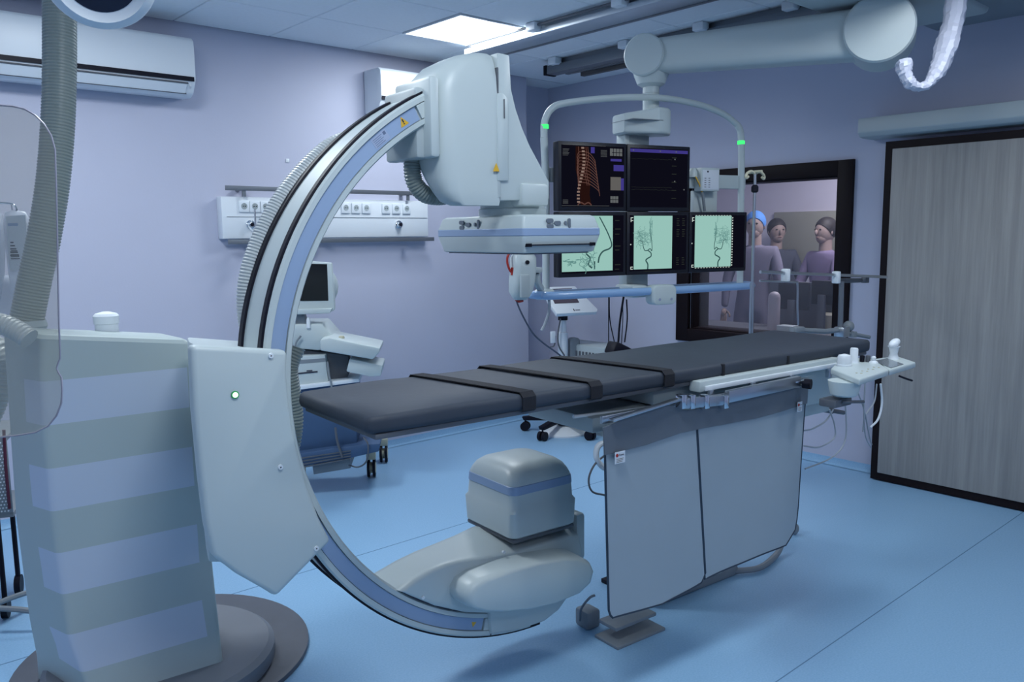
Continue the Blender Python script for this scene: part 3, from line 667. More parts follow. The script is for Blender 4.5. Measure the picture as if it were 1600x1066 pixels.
b = nb(); q = K(1334, 566); lathe(b, [(.019, 0), (.017, .006), (.0155, .01), (.0155, .055), (.013, .059), (.002, .060)], (q.x, q.y, cz+.018), 20); part(t, 'joystick', b, 'white2')
for x in (1347, 1356):
    b = nb(); q = K(x, 565); box(b, q.x-.008, q.x+.008, q.y-.008, q.y+.008, cz+.018, cz+.045, .003); part(t, 'paddle_switch', b, 'black' if x == 1347 else 'dgrey')
b = nb(); q = K(1365, 566); lathe(b, [(.018, 0), (.016, .004), (.008, .008), (.009, .022), (.004, .026)], (q.x, q.y, cz+.018), 18); part(t, 'small_knob', b, 'white2')
b = nb(); q = K(1396, 560)
lathe(b, [(.022, 0), (.018, .01), (.015, .022), (.019, .045), (.024, .052)], (q.x, q.y, cz+.018), 20)
ball(b, (q.x+.002, q.y, cz+.082), .021, (1.5, .9, .75), m=Matrix.Rotation(R(-25), 4, 'Y')); part(t, 'hand_grip', b, 'white2')
b = nb()
for k in range(4):
    q = K(1346+9*k, 583-3*k)
    for j in range(2): lathe(b, [(.004, 0), (.004, .002)], (q.x-.006*j, q.y+.016*j, cz+.018), 10)
part(t, 'button', b, 'cream', sep=True)
b = nb(); q0 = pz(1340, 596, cz-.03)
tube(b, [(q0.x, q0.y, cz-.006), (q0.x, q0.y-.005, cz-.03), (q0.x+.04, q0.y-.005, cz-.034), (q0.x+.08, q0.y+.01, cz-.03), (q0.x+.085, q0.y+.01, cz-.006)], .005, 8, 2); q1 = K(1412, 575)
tube(b, [(q1.x-.03, q1.y, cz-.008), (q1.x, q1.y-.01, cz-.02), (q1.x+.03, q1.y-.02, cz-.03)], .004, 8, 2); part(t, 'wire_hanger', b, 'black', sep=True)
b = nb(); q = K(1318, 583); box(b, q.x-.06, q.x+.05, q.y-.01, q.y+.06, cz-.105, cz-.075, .006); cyl(b, (q.x-.02, q.y-.01, cz-.085), (q.x+.06, q.y-.05, cz-.088), .006, n=8); part(t, 'rail_clamp', b, 'dgrey')
# cables of the console
for k, (pts, m_) in enumerate((
    ([(1318, 612), (1322, 650), (1320, 690), (1300, 715), (1258, 733)], 'cable'), ([(1296, 640), (1304, 665), (1303, 685), (1280, 699), (1256, 697)], 'cable'), ([(1302, 640), (1290, 658), (1270, 670), (1256, 673)], 'cable'),
    ([(1376, 600), (1378, 630), (1372, 655), (1360, 668)], 'white2'), ([(1352, 596), (1350, 640), (1352, 680), (1361, 700)], 'cable'), ([(1337, 605), (1350, 640), (1358, 680), (1362, 695)], 'cable'), ([(1370, 600), (1366, 628), (1352, 650), (1348, 675)], 'cable'))):
    b = nb(); tube(b, [pb(x, y, -.30+.008*k) for x, y in pts], .0035 if m_ == 'cable' else .005, 6); single('console_cable', b, m_, ['grey cable looping lowest behind the curtain', 'grey cable making the middle loop behind the curtain', 'short grey cable curving to the curtain edge', 'white cable hanging under the console in front of the door frame', 'thin grey cable hanging straight down under the console', 'thin grey cable slanting down from the console to the door frame', 'grey cable bending left under the console wing'][k], 'cable', FE, pb(*pts[0], -.3), 'cables hanging from the table console')
b = nb(); q = pb(1266, 636, -.2); cyl(b, q, pb(1300, 642, -.2), .014, n=12); cyl(b, pb(1300, 642, -.2), pb(1318, 645, -.2), .010, n=12)
single('connector_plug', b, 'dgrey', 'dark cylindrical cable connector under the table rail', 'connector', FE, q)

# accessory frame at the head end
t = thing('rail_accessory_frame', 'stainless steel instrument holder frame with white clamps at the far end of the table', 'holder', (1.4, .24, TZ-.05), FE)
BF = .24
def P_(x, y, d=0): return pb(x, y, BF+d)
b = nb(); tube(b, [P_(1188, 425), P_(1385, 433)], .008, 10, 1); part(t, 'cross_bar', b, 'steel')
b = nb(); tube(b, [P_(1310, 439, .03), P_(1345, 438, .03)], .013, 10, 1); q = P_(1352, 436, .03); box(b, q.x-.018, q.x+.018, q.y-.015, q.y+.015, q.z-.022, q.z+.02, .003); part(t, 'side_arm', b, 'dgrey')
for x, y0, y1 in ((1228, 420, 440), (1307, 424, 443)):
    b = nb(); p, q = P_(x, y0), P_(x, y1); box(b, p.x-.014, p.x+.014, BF-.02, BF+.02, q.z, p.z, .006); part(t, 'bar_clamp', b, 'white2')
b = nb(); tube(b, [P_(1187, 439), P_(1240, 441), P_(1246, 444), P_(1246, 480), P_(1247, 508)], .005, 8, 4); part(t, 'bent_rod', b, 'steel')
b = nb(); tube(b, [P_(1315, 440), P_(1313, 512)], .014, 10, 1); part(t, 'upright_post', b, 'steeld')
b = nb(); p, q = P_(1238, 515), P_(1325, 513); box(b, p.x, p.x+.08, BF-.02, BF+.02, p.z-.016, p.z+.01, .004); tube(b, [p, P_(1290, 518), q], .014, 10, 2); ball(b, P_(1326, 510), .03); part(t, 'base_arm', b, 'mgrey')
b = nb(); tube(b, [P_(1320, 520, -.01), P_(1358, 527, -.01)], .011, 10, 1); q = P_(1332, 522, -.02); box(b, q.x-.014, q.x+.014, q.y-.02, q.y+.01, q.z-.018, q.z+.014, .003); part(t, 'rail_lock', b, 'mgrey')
b = nb(); box(b, 1.1, 1.6, .20, .215, TZ-.09, TZ-.06, .003); part(t, 'far_rail', b, 'steel')
b = nb(); q = P_(1313, 512); box(b, q.x-.03, q.x+.03, .20, BF+.02, TZ-.09, q.z+.005, .005); part(t, 'rail_bracket', b, 'steel')
# IV pole behind the mattress
t = thing('infusion_pole', 'thin infusion pole with cream hook head beyond the table by the window', 'pole', (pz(1171, 525, 0).x, .42, 0), FE)
b = nb(); pt, pm = pb(1180, 272, .42), pb(1172, 520, .42)
x_ = (pt.x+pm.x)/2; cyl(b, (pt.x, .42, pt.z), (pt.x, .42, 1.3), .0075, n=12); cyl(b, (pt.x, .42, 1.3), (pt.x, .42, .10), .012, n=12); part(t, 'pole', b, 'steel')
t.o.location = FE @ Vector((pt.x, .42, 0)); 
for c in t.o.children:
    for v in c.data.vertices: v.co += t.base-Vector((pt.x, .42, 0))
t.base = Vector((pt.x, .42, 0))
b = nb(); 
for s in (-1, 1): tube(b, [(pt.x, .42, pt.z), (pt.x+.03*s, .42, pt.z+.012), (pt.x+.06*s, .42, pt.z+.004), (pt.x+.075*s, .42, pt.z-.012), (pt.x+.07*s, .42, pt.z-.022), (pt.x+.055*s, .42, pt.z-.014)], .007, 8)
tube(b, [(pt.x, .38, pt.z+.01), (pt.x, .46, pt.z+.01)], .008, 8, 2); part(t, 'hook_head', b, 'cream', 'cream plastic hooks')
b = nb(); lathe(b, [(.010, 0), (.018, .006), (.018, .03), (.010, .04)], (pt.x, .42, pb(1180, 295, .42).z-.02), 14); part(t, 'lock_collar', b, 'black')
b = nb()
for k in range(5):
    a = 2*PI*k/5; tube(b, [(pt.x, .42, .10), (pt.x+.15*math.cos(a), .42+.15*math.sin(a), .09), (pt.x+.26*math.cos(a), .42+.26*math.sin(a), .07)], .012, 8, 3); 
    ball(b, (pt.x+.26*math.cos(a), .42+.26*math.sin(a), .03), .029, (1, .5, 1))
part(t, 'foot_star', b, 'mgrey')

#================================================================== MONITOR SUSPENSION
L = dep(872, 330, 4.1); Rr = dep(1168, 330, 4.65); d = Rr-L; az = math.atan2(d.y, d.x)
FM = Matrix.Translation((L.x, L.y, 0)) @ Matrix.Rotation(az, 4, 'Z')        # x along the bank, y away from the viewer, z up
BW = math.hypot(d.x, d.y)
zt_ = (pb(872, 217, 0, FM).z+pb(1076, 232, 0, FM).z)/2; zb_ = (pb(875, 432, 0, FM).z+pb(1168, 425, 0, FM).z)/2; zm = pb(1168, 331, 0, FM).z
mw = BW/3
def monitor(ix, row, lab):
    x0 = ix*mw+.002; x1 = (ix+1)*mw-.002; z0, z1 = (zb_, zm-.002) if row == 0 else (zm+.002, zt_)
    t = thing('wall_monitor', lab, 'monitor', ((x0+x1)/2, .03, z0), FM, 'monitors of the ceiling suspended bank')
    b = nb(); box(b, x0, x1, 0, .055, z0, z1, .005); box(b, x0+.05, x1-.05, .055, .085, z0+.05, z1-.05, .01); part(t, 'casing', b, 'gloss')
    s0, s1, u0, u1 = x0+.018, x1-.018, z0+.02, z1-.018
    b = nb(); box(b, s0, s1, -.0012, .001, u0, u1); sc = part(t, 'screen', b, 'scr')
    return t, sc, s0, s1, u0, u1
N = (0, -1, 0)
def V2(s0, s1, u0, u1): return lambda u, v, k=-.002: Vector((s0+(s1-s0)*u, k, u0+(u1-u0)*v))
def rect(b, f, u0, v0, u1, v1, k=.0015):
    p, q = f(u0, v0), f(u1, v1); return box(b, min(p.x, q.x), max(p.x, q.x), -k-.0005, -k+.0003, min(p.z, q.z), max(p.z, q.z))
# upper left: 3D rib cage
t, sc, *a = monitor(0, 1, 'upper left monitor showing a reddish rendering of spine and ribs'); f = V2(*a)
b = nb(); rng = random.Random(2)
prism(b, [(f(u, v).x, f(u, v).z) for u, v in ((.22, .98), (.42, .98), (.46, .55), (.44, .2), (.47, .03), (.30, .03), (.28, .3), (.22, .6))], -.0018, -.0014); part(t, 'tissue_image', b, 'bonedark', parent=sc)
b = nb()
for i in range(17):
    v = .96-.055*i; cx = .33+.03*math.sin(i*.35)-.01*i*.3
    rect(b, f, cx-.022, v-.014, cx+.022, v+.014, .0026)
part(t, 'spine_image', b, 'bone2', parent=sc, kind='stuff')
b = nb()
for i in range(11):
    v = .90-.05*i; cx = .33; ww = .012
    ribbon(b, [f(cx, v), f(cx+.10, v-.02), f(cx+.19+.01*i*.6, v-.13), f(cx+.20+.012*i*.6, v-.22)], .0035, N)
    ribbon(b, [f(cx, v), f(cx-.06, v-.01), f(cx-.09+.002*i, v-.09), f(cx-.06, v-.15)], .003, N)
for u0_ in (.26, .38, .41): ribbon(b, [f(u0_, .98), f(u0_+.01, .8), f(u0_-.02, .6), f(u0_+.02, .35)], .003, N)
for s in (-1, 1): ribbon(b, [f(.36, .04), f(.36+s*.06, .07), f(.36+s*.11, .03)], .006, N)
part(t, 'rib_image', b, 'bone', parent=sc, kind='stuff')
b = nb(); rect(b, f, .77, .85, .80, .97)
for k in range(4): rect(b, f, .78+.05*k, .91, .82+.05*k, .97); rect(b, f, .78+.05*k, .85, .82+.05*k, .90)
for k in range(3): rect(b, f, .78+.045*k, .13, .818+.045*k, .18); rect(b, f, .78+.045*k, .07, .818+.045*k, .12)
for k in range(6): rect(b, f, .02, .93-.02*k, .12-.01*(k % 3), .935-.02*k); rect(b, f, .62, .93-.02*k, .72, .935-.02*k)
for k in range(4): rect(b, f, .02, .05+.02*k, .10, .055+.02*k); 
rect(b, f, .02, 1.0, .7, 1.004); rect(b, f, .0, .015, .76, .02); part(t, 'interface_text', b, 'ui', parent=sc, kind='stuff')
b = nb(); rect(b, f, .78, .76, .96, .80); rect(b, f, .83, .60, 1.0, .70); rect(b, f, .95, .28, 1.0, .48); rect(b, f, .46, .88, .52, .98); part(t, 'interface_blue', b, 'uiblue', parent=sc, kind='stuff')
b = nb(); rect(b, f, .78, .28, .95, .50); part(t, 'interface_panel', b, 'uigrey', parent=sc)
# upper middle: dark traces
t, sc, *a = monitor(1, 1, 'upper right monitor, nearly black with a purple bar and faint traces'); f = V2(*a)
b = nb(); rect(b, f, 0, .93, 1, .985); part(t, 'interface_bar', b, 'uiblue', parent=sc)
b = nb()
for v in (.82, .34, .30): ribbon(b, [f(.02+.02*i, v+.012*(random.random()-.5)) for i in range(36)], .0012, N, smooth=1)
for k in range(6): rect(b, f, .72, .85-.14*k, .80, .862-.14*k)
part(t, 'trace', b, 'uidim', parent=sc, kind='stuff')
b = nb()
for u, v in ((.5, .95), (.78, .95), (.76, .82), (.76, .44), (.04, .95), (.93, .3)): rect(b, f, u, v, u+.02, v+.02, .0026)
part(t, 'interface_digit', b, 'ui', parent=sc, kind='stuff')
def blotch(b, f, cx, cy, rx, ry, n, wd, seed):
    g = random.Random(seed)
    for _ in range(n):
        u = cx+rx*g.uniform(-1, 1)*.6; v = cy+ry*g.uniform(-1, 1)*.6; an = g.uniform(0, 6.3); P = []
        for k in range(5):
            P.append(f(u, v)); an += g.uniform(-1.1, 1.1); u += math.cos(an)*rx*.22; v += math.sin(an)*ry*.18
        ribbon(b, P, wd, N, smooth=3)
def angio(ix, lab, u0, u1, mir, neck=True):
    t, sc, *a = monitor(ix, 0, lab); f = V2(*a)
    b = nb(); rect(b, f, u0, .03, u1, .99, .0016); im = part(t, 'angiogram_image', b, 'mint', parent=sc)
    X = (lambda u: u0+(u1-u0)*(1-u if mir else u))
    g = lambda u, v: f(X(u), v, -.0026)
    b = nb()
    ribbon(b, [g(.36, .0+.03), g(.36, .12), g(.31, .19), g(.37, .23), g(.44, .26), g(.44, .32), g(.36, .37)], lambda s: .0085-.003*s, N)
    ribbon(b, [g(.36, .37), g(.42, .40), g(.46, .36), g(.47, .44), g(.44, .60), g(.42, .75)], lambda s: .005-.002*s, N)
    ribbon(b, [g(.36, .37), g(.28, .37), g(.24, .44), g(.22, .52), g(.14, .55)], lambda s: .005-.0015*s, N)
    part(t, 'vessel_image', b, 'vein', parent=sc, kind='stuff')
    b = nb(); blotch(b, g, .22, .58, .20, .16, 46, .0018, ix); blotch(b, g, .44, .75, .05, .22, 20, .002, ix+5); blotch(b, g, .20, .72, .18, .08, 14, .001, ix+9); part(t, 'fine_vessel_image', b, 'veinl', parent=sc, kind='stuff')
    b = nb()
    for v in (.95, .90, .07, .03): rect(b, f, u0-.055, v, u0-.015, v+.012)
    rect(b, f, u0-.055, .03, u0-.045, .08); rect(b, f, u0-.055, .88, u0-.045, .96); rect(b, f, u0-.06, .47, u0-.045, .49)
    part(t, 'interface_text', b, 'uiwhite', parent=sc, kind='stuff')
    return t, sc, f, b
t, sc, f, _ = angio(1, 'lower middle monitor with a mint angiogram and text column', .07, .74, False)
b = nb()
for c in (.82, .92):
    for k in list(range(4))+list(range(5, 9))+list(range(18, 22)): rect(b, f, c, .93-.04*k, c+.04+.01*(k % 2), .945-.04*k)
rect(b, f, .25, -.012, .55, -.002); part(t, 'interface_digit', b, 'uidim', parent=sc, kind='stuff')
t, sc, f, _ = angio(2, 'lower right monitor with a mirrored mint angiogram and dashed border', .05, .74, True)
b = nb()
for k in range(19): rect(b, f, .755, .04+.05*k, .77, .065+.05*k)
for k in range(13): rect(b, f, .06+.053*k, .012, .085+.053*k, .022); rect(b, f, .06+.053*k, .995, .085+.053*k, 1.003)
part(t, 'image_border', b, 'uiwhite', parent=sc, kind='stuff')
t, sc, *a = monitor(0, 0, 'lower left monitor partly hidden behind the detector, mint angiogram'); f = V2(*a)
b = nb(); rect(b, f, .0, .03, .82, .99, .0016); part(t, 'angiogram_image', b, 'mint', parent=sc)
b = nb(); g = lambda u, v: f(u, v, -.0026)
ribbon(b, [g(.60, .97), g(.66, .85), g(.74, .68), g(.80, .5), g(.77, .42), g(.66, .37), g(.60, .28), g(.58, .17)], lambda s: .006+.003*s, N)
ribbon(b, [g(.38, .34), g(.45, .25), g(.42, .15), g(.48, .08)], .008, N); ribbon(b, [g(.52, .20), g(.52, .06)], .008, N); part(t, 'vessel_image', b, 'vein', parent=sc, kind='stuff')
b = nb(); blotch(b, g, .42, .2, .16, .18, 22, .003, 31); blotch(b, g, .15, .2, .14, .1, 10, .004, 33); ribbon(b, [g(.05, .75), g(.25, .5), g(.40, .33)], .004, N); part(t, 'fine_vessel_image', b, 'veinl', parent=sc, kind='stuff')
b = nb()
for k, v in enumerate((.9, .75, .66, .45, .38, .12, .04)): rect(b, f, .86, v, .93+.02*(k % 2), v+.015)
part(t, 'interface_text', b, 'uidim', parent=sc, kind='stuff')

# suspension frame holding the bank
t = thing('monitor_suspension', 'white ceiling-hung monitor carrier with hoop handle and green light bands', 'monitor arm', (BW*.42, .15, zt_), FM)
def pm(x, y, k=.10): return pb(x, y, k, FM)
hz = pm(850, 230).z
pts = [pm(853, 455), pm(853, 300), pm(850, 215), pm(851, 190), pm(862, 170), pm(885, 161), pm(960, 153), pm(1030, 153), pm(1090, 163), pm(1130, 178), pm(1152, 195), pm(1158, 215), pm(1158, 300), pm(1156, 445)]
b = nb(); xl = (pts[0].x+pts[1].x)/2; xr = pts[-1].x
tube(b, [pts[0], pts[1], pts[2]], .019, 14, 4); tube(b, pts[2:11], .0175, 14, 6); tube(b, [pts[10], pts[11], pts[12], pts[13]], .019, 14, 4)
part(t, 'hoop_tube', b, 'white')
for x, y in ((851, 198), (1158, 223)):
    p = pm(x, y); b = nb(); cyl(b, (p.x, p.y, p.z-.010), (p.x, p.y, p.z+.010), .0205, n=18); part(t, 'light_band', b, 'led', 'glowing green light band')
b = nb(); p, q = pm(858, 262), pm(875, 285); box(b, p.x, q.x+.02, .08, .12, q.z, p.z, .004); part(t, 'side_bracket', b, 'mgrey')
b = nb(); p, q = pm(1076, 272), pm(1165, 297); box(b, p.x-.3, q.x, .10, .13, q.z+.005, p.z, .005)
p0, p1 = pm(1084, 298), pm(1120, 345); box(b, p0.x, p1.x, .10, .13, zm-.02, p0.z, .004); part(t, 'cross_beam', b, 'white')
b = nb(); p, q = pm(984, 205), pm(1016, 450); box(b, p.x, q.x, .12, .20, q.z, p.z, .008); part(t, 'centre_post', b, 'grey')
b = nb(); p, q = pm(978, 208), pm(984, 225); box(b, p.x+.0, p.x+.03, .11, .19, q.z-.05, p.z+.01, .004); part(t, 'post_trim', b, 'white')
# junction box with cables on the beam
b = nb(); p, q = pm(1094, 262, .05), pm(1122, 299, .05); box(b, p.x, q.x, .04, .10, q.z, p.z, .004); jb = part(t, 'junction_box', b, 'white')
b = nb(); box(b, p.x+.01, q.x-.006, .038, .041, q.z+.008, p.z-.012, .001); part(t, 'box_label', b, 'paper', parent=jb)
b = nb()
for k in range(5): box(b, p.x+.022, p.x+.034, .0372, .0385, q.z+.02+.012*k, q.z+.023+.012*k); box(b, p.x+.05, p.x+.062, .0372, .0385, q.z+.02+.012*k, q.z+.023+.012*k)
box(b, p.x+.04, p.x+.05, .0372, .0385, p.z-.026, p.z-.017); part(t, 'box_print', b, 'ink', parent=jb, kind='stuff')
b = nb(); lathe(b, [(.03, 0), (.028, .03), (.015, .05)], (p.x-.01, .10, p.z-.05), 14, (0, 0, 1)); part(t, 'cable_gland', b, 'white')
b = nb(); tube(b, [pm(1088, 278, .07), pm(1094, 290, .06), pm(1098, 305, .06), pm(1101, 330, .07)], .008, 8); part(t, 'box_cable', b, 'mgrey')
b = nb(); tube(b, [pm(1087, 276, .065), pm(1092, 286, .05), pm(1097, 300, .05)], .0035, 8); part(t, 'earth_wire', b, 'yellow', 'yellow wire')
# elbow box above the monitors
FMi = FM.inverted()
b = nb(); e0, e1 = pm(976, 195, .12), pm(1040, 185, .12)
u0 = pb(976, 183, .05, FM); u1 = pb(1060, 165, .05, FM)
zbx = pb(1000, 195, .1, FM).z
ex0, ex1 = pb(977, 195, .06, FM).x, pb(1062, 185, -.02, FM).x
def elb(x, y0, y1, z0, z1, r): return [Vector((x, y, z)) for y, z in rrect(y0, y1, z0, z1, r, 4)]
rings = [elb(ex0, .07, .18, zbx-.045, zbx+.045, .012), elb(ex0+.012, .06, .19, zbx-.052, zbx+.052, .015), elb(ex0+.16, .0, .18, zbx-.055, zbx+.078, .015)]
for k in range(7):
    a_ = PI/2*k/6; q_ = math.cos(a_); cx_ = ex0+.17+(ex1-ex0-.17)*math.sin(a_); rings.append(elb(cx_, .08-.09*max(q_, .25), .08+.10*max(q_, .25), zbx-.056, zbx+.084, .02))
loft(b, rings); part(t, 'elbow_box', b, 'white', ang=45)
b = nb(); box(b, ex0-.001, ex1-.10, -.012, .19, zbx+.012, zbx+.015); part(t, 'elbow_seam', b, 'mgrey')
J1 = dep(1013, 90, 4.45); zJ = J1.z; J2 = dep(1375, 52, 3.96); 
j1, j2 = FMi @ J1, FMi @ J2
b = nb(); sp = j1+Vector((.02, .0, 0)); cyl(b, (sp.x, j1.y, zbx+.04), (sp.x, j1.y, zJ-.10), .045, n=24); part(t, 'spindle', b, 'white')
b = nb(); lathe(b, [(.0465, 0), (.0465, .004)], (sp.x, j1.y, zbx+.18), 24); lathe(b, [(.028, 0), (.028, .012)], (sp.x-.05, j1.y-.02, zbx+.062), 16); part(t, 'spindle_ring', b, 'grey', sep=True)
b = nb(); lathe(b, [(.05, zJ-.155), (.075, zJ-.14), (.095, zJ-.09), (.10, zJ-.04)], (sp.x, j1.y, 0), 28); part(t, 'spindle_bell', b, 'white')
ad = (j2-j1); ad.z = 0; ad.normalize(); an = Vector((ad.y, -ad.x, 0))     # axis towards the viewer
if (FM.to_3x3() @ an).dot(fw) > 0: an = -an
z2 = (j1.z+j2.z)/2
j1 = Vector((j1.x, j1.y, j1.z)); j2 = Vector((j2.x, j2.y, j2.z))
b = nb(); up = Vector((0, 0, 1)); rings = []
for k in range(13):
    s = k/12; c = j1.lerp(j2, s); hw = .075+.022*s; hh = .088+.032*s
    rings.append([c+an*x+up*y for x, y in rrect(-hw, hw, -hh, hh, .045, 5)])
loft(b, rings); part(t, 'spring_arm', b, 'white', ang=50)
b = nb(); lathe(b, [(.100, -.10), (.110, -.09), (.110, .09), (.103, .098), (.02, .101)], j1, 40, an); part(t, 'arm_joint', b, 'white')
b = nb(); lathe(b, [(.145, -.14), (.160, -.13), (.160, .125), (.152, .137), (.02, .142)], j2, 48, an); part(t, 'arm_joint', b, 'white')
b = nb(); cyl(b, j2+Vector((0, 0, .12)), (j2.x, j2.y, ZC-.10), .06, n=24); part(t, 'ceiling_shaft', b, 'steel')
# ceiling carriage housing of the arm
cj = FMi @ Vector((0, 0, 0)); b = nb(); w2 = FM @ j2
# lower blue handrail
b = nb(); zr = pm(1000, 456, -.05).z; q0, q1 = pb(845, 460, -.0, FM), pb(1168, 449, .08, FM)
tube(b, [(q0.x-.01, .09, zr), (q0.x+.02, .02, zr), (q0.x+.10, -.03, zr), (BW*.5, -.05, zr), (q1.x-.12, -.02, zr), (q1.x-.03, .03, zr), (q1.x, .10, zr)], .021, 14, 6)
part(t, 'hand_rail', b, 'bluel', 'light blue tubular hand rail')
b = nb(); tube(b, [(q0.x, .12, zr+.006), (q1.x, .12, zr+.006)], .012, 10, 1); part(t, 'rear_rail', b, 'blue', 'dark blue rear rail')
b = nb(); hx0, hx1 = pb(1018, 446, -.07, FM), pb(1054, 475, -.07, FM); prism(b, rrect(hx0.x, hx1.x, hx1.z, hx0.z, .03, 5), -.09, -.01, .012, 2); part(t, 'handle_block', b, 'white')
b = nb(); h2 = pb(978, 460, .05, FM); box(b, h2.x, hx0.x+.02, -.01, .16, zr-.035, zr+.03, .012); part(t, 'handle_arm', b, 'white')
b = nb()
for s in (.25, .75): cyl(b, (hx0.x+(hx1.x-hx0.x)*s, -.094, hx1.z+.03), (hx0.x+(hx1.x-hx0.x)*s, -.088, hx1.z+.03), .007, n=12)
part(t, 'screw', b, 'chrome', sep=True)
b = nb(); p = pm(850, 456, .09); lathe(b, [(.012, -.09), (.018, -.06), (.028, -.04), (.030, .02), (.024, .05)], (p.x, .09, zr), 20, (1, 0, 0)); part(t, 'rail_end_joint', b, 'white')
# cables hanging behind
for k, (pts, r) in enumerate((([(981, 432), (976, 455), (969, 500), (966, 536)], .006), ([(952, 462), (953, 500), (960, 535)], .003), ([(951, 462), (951, 546)], .003), ([(979, 468), (980, 500), (976, 535)], .004), ([(973, 468), (973, 500), (971, 538)], .0025))):
    b = nb(); tube(b, [pm(x, y, .16) for x, y in pts], r, 6); single('hanging_cable', b, 'black', ['thick black cable hanging below the monitors', 'thin black cable curving outward below the blue rail', 'leftmost thin black cable hanging straight down', 'rightmost black cable hanging below the blue rail', 'thinnest black cable beside the thick one'][k], 'cable', FM, pm(*pts[0], .16), 'black cables hanging below the monitor bank')

#================================================================== CONTRAST INJECTOR HEAD
t = thing('contrast_injector', 'white contrast injector head with red handles hanging beside the monitor bank', 'injector', pm(815, 470, .0), FM)
def pi_(x, y, k=.0): return pb(x, y, k, FM)
b = nb(); rings = []
for y, x0, x1, d_ in ((396, 803, 832, .03), (403, 800, 834, .045), (420, 801, 834, .05), (440, 799, 832, .05), (456, 798, 829, .045), (465, 801, 826, .03), (469, 805, 822, .02)):
    p, q = pi_(x0, y), pi_(x1, y); rings.append([Vector((x, yy, p.z)) for x, yy in rrect(p.x, q.x, -d_, d_, .028, 4)])
loft(b, rings); part(t, 'injector_body', b, 'white', ang=50)
b = nb(); p, q = pi_(812, 429, -.05), pi_(827, 465, -.05); box(b, p.x, q.x, -.065, -.04, q.z, p.z, .008); part(t, 'syringe_cover', b, 'grey')
b = nb(); p = pi_(824, 410, -.05); cyl(b, (p.x, -.055, p.z), (p.x, -.04, p.z), .010, n=14); p = pi_(815, 396); box(b, p.x-.03, p.x+.03, -.03, .03, p.z-.01, p.z+.02, .005); part(t, 'injector_knob', b, 'black')
b = nb(); tube(b, [pi_(797, 394), pi_(793, 402), pi_(793, 412), pi_(797, 423), pi_(801, 426)], .006, 8); tube(b, [pi_(801, 418), pi_(801, 430)], .010, 8, 1); tube(b, [pi_(806, 468), pi_(810, 471), pi_(817, 470)], .007, 8); part(t, 'red_handle', b, 'red', 'red handle', sep=True)
b = nb(); p, q = pi_(832, 418), pi_(845, 426); box(b, p.x, q.x, -.02, .05, q.z, p.z, .006); tube(b, [pi_(838, 427, .02), pi_(839, 440, .03), pi_(845, 452, .06)], .02, 10); part(t, 'support_arm', b, 'grey')
b = nb(); tube(b, [pi_(806, 468), pi_(815, 490), pi_(832, 520), pi_(850, 537), pi_(880, 560), pi_(900, 590)], .0045, 8); part(t, 'injector_cable', b, mat('dark slate cable', (.06, .08, .13), .5))
b = nb(); tube(b, [pi_(858, 468, .1), pi_(858, 485, .1), pi_(852, 505, .1), pi_(846, 517, .1)], .008, 8); single('white_cord', b, 'cable', 'short pale cord dangling below the left end of the blue rail', 'cord', FM, pi_(858, 468, .1))
# syringe pump pole / weighing monitor stand behind
c0 = onz(880, 676, 0); FS = Matrix.Translation((c0.x, c0.y, 0)) @ Matrix.Rotation(R(-20), 4, 'Z')
t = thing('monitor_stand', 'sloping white display tray on a pole with black five-star wheeled base beyond the table', 'stand', (0, 0, 0), FS)
def ps(x, y, k=0): return pb(x, y, k, FS)
trm = Matrix.Translation((.04, -.02, ps(890, 473).z)) @ Matrix.Rotation(R(38), 4, 'X')
b = nb(); prism(b, [(-.15, -.13), (.19, -.13), (.21, -.10), (.12, .18), (-.16, .18), (-.17, .0)], -.02, .015, .008, 2, ax='z', m=trm); part(t, 'display_tray', b, 'white2')
b = nb(); box(b, -.13, .08, -.02, .15, .015, .019, .002, 1, trm); part(t, 'display_glass', b, mat('brown grey display', (.09, .07, .09), .2), 'brownish display')
b = nb(); box(b, .0, .008, -.11, -.085, .0152, .0165, 0, 1, trm); box(b, .015, .055, -.105, -.098, .0152, .0165, 0, 1, trm); part(t, 'tray_print', b, 'ink', kind='stuff')
zt2 = ps(880, 490).z; b = nb(); lathe(b, [(.038, 0), (.038, .055)], (0, 0, zt2-.05), 18); part(t, 'tilt_joint', b, 'black')
b = nb(); p = ps(880, 530); lathe(b, [(.032, .14), (.030, p.z-.25), (.040, p.z-.24), (.040, p.z+.05), (.028, p.z+.06), (.028, zt2-.05)], (0, 0, 0), 18); part(t, 'pole', b, 'white2')
b = nb(); lathe(b, [(.035, .06), (.06, .08), (.06, .13), (.045, .15), (.045, .24)], (0, 0, 0), 24); part(t, 'hub', b, 'black')
b = nb(); lathe(b, [(.19, .0), (.19, .012), (.16, .03), (.12, .04), (.09, .055), (.03, .06)], (.0, .0, 0.0), 32); part(t, 'round_foot', b, 'white2', 'white round foot')
for k in range(5):
    a = 2*PI*k/5+R(48.45-90+20)+R(20); Mx = Matrix.Rotation(a, 4, 'Z')
    b = nb(); prism(b, [(.02, .10), (.32, .085), (.335, .115), (.02, .15)], -.024, .024, .005, m=Mx); lg = part(t, 'leg', b, 'black')
    b = nb()
    for s in (-1, 1): cyl(b, Mx @ Vector((.31, s*.007, .036)), Mx @ Vector((.31, s*.030, .036)), .036, n=16)
    cyl(b, Mx @ Vector((.31, 0, .03)), Mx @ Vector((.31, 0, .10)), .008, n=8); part(t, 'caster', b, 'black', parent=lg, kind='stuff')
b = nb(); p, q = ps(893, 528, .0), ps(905, 556, .0); prism(b, rrect(p.x-.02, q.x, q.z-.08, p.z, .03, 4), -.02, .04, .006); part(t, 'side_holder', b, 'mgrey')
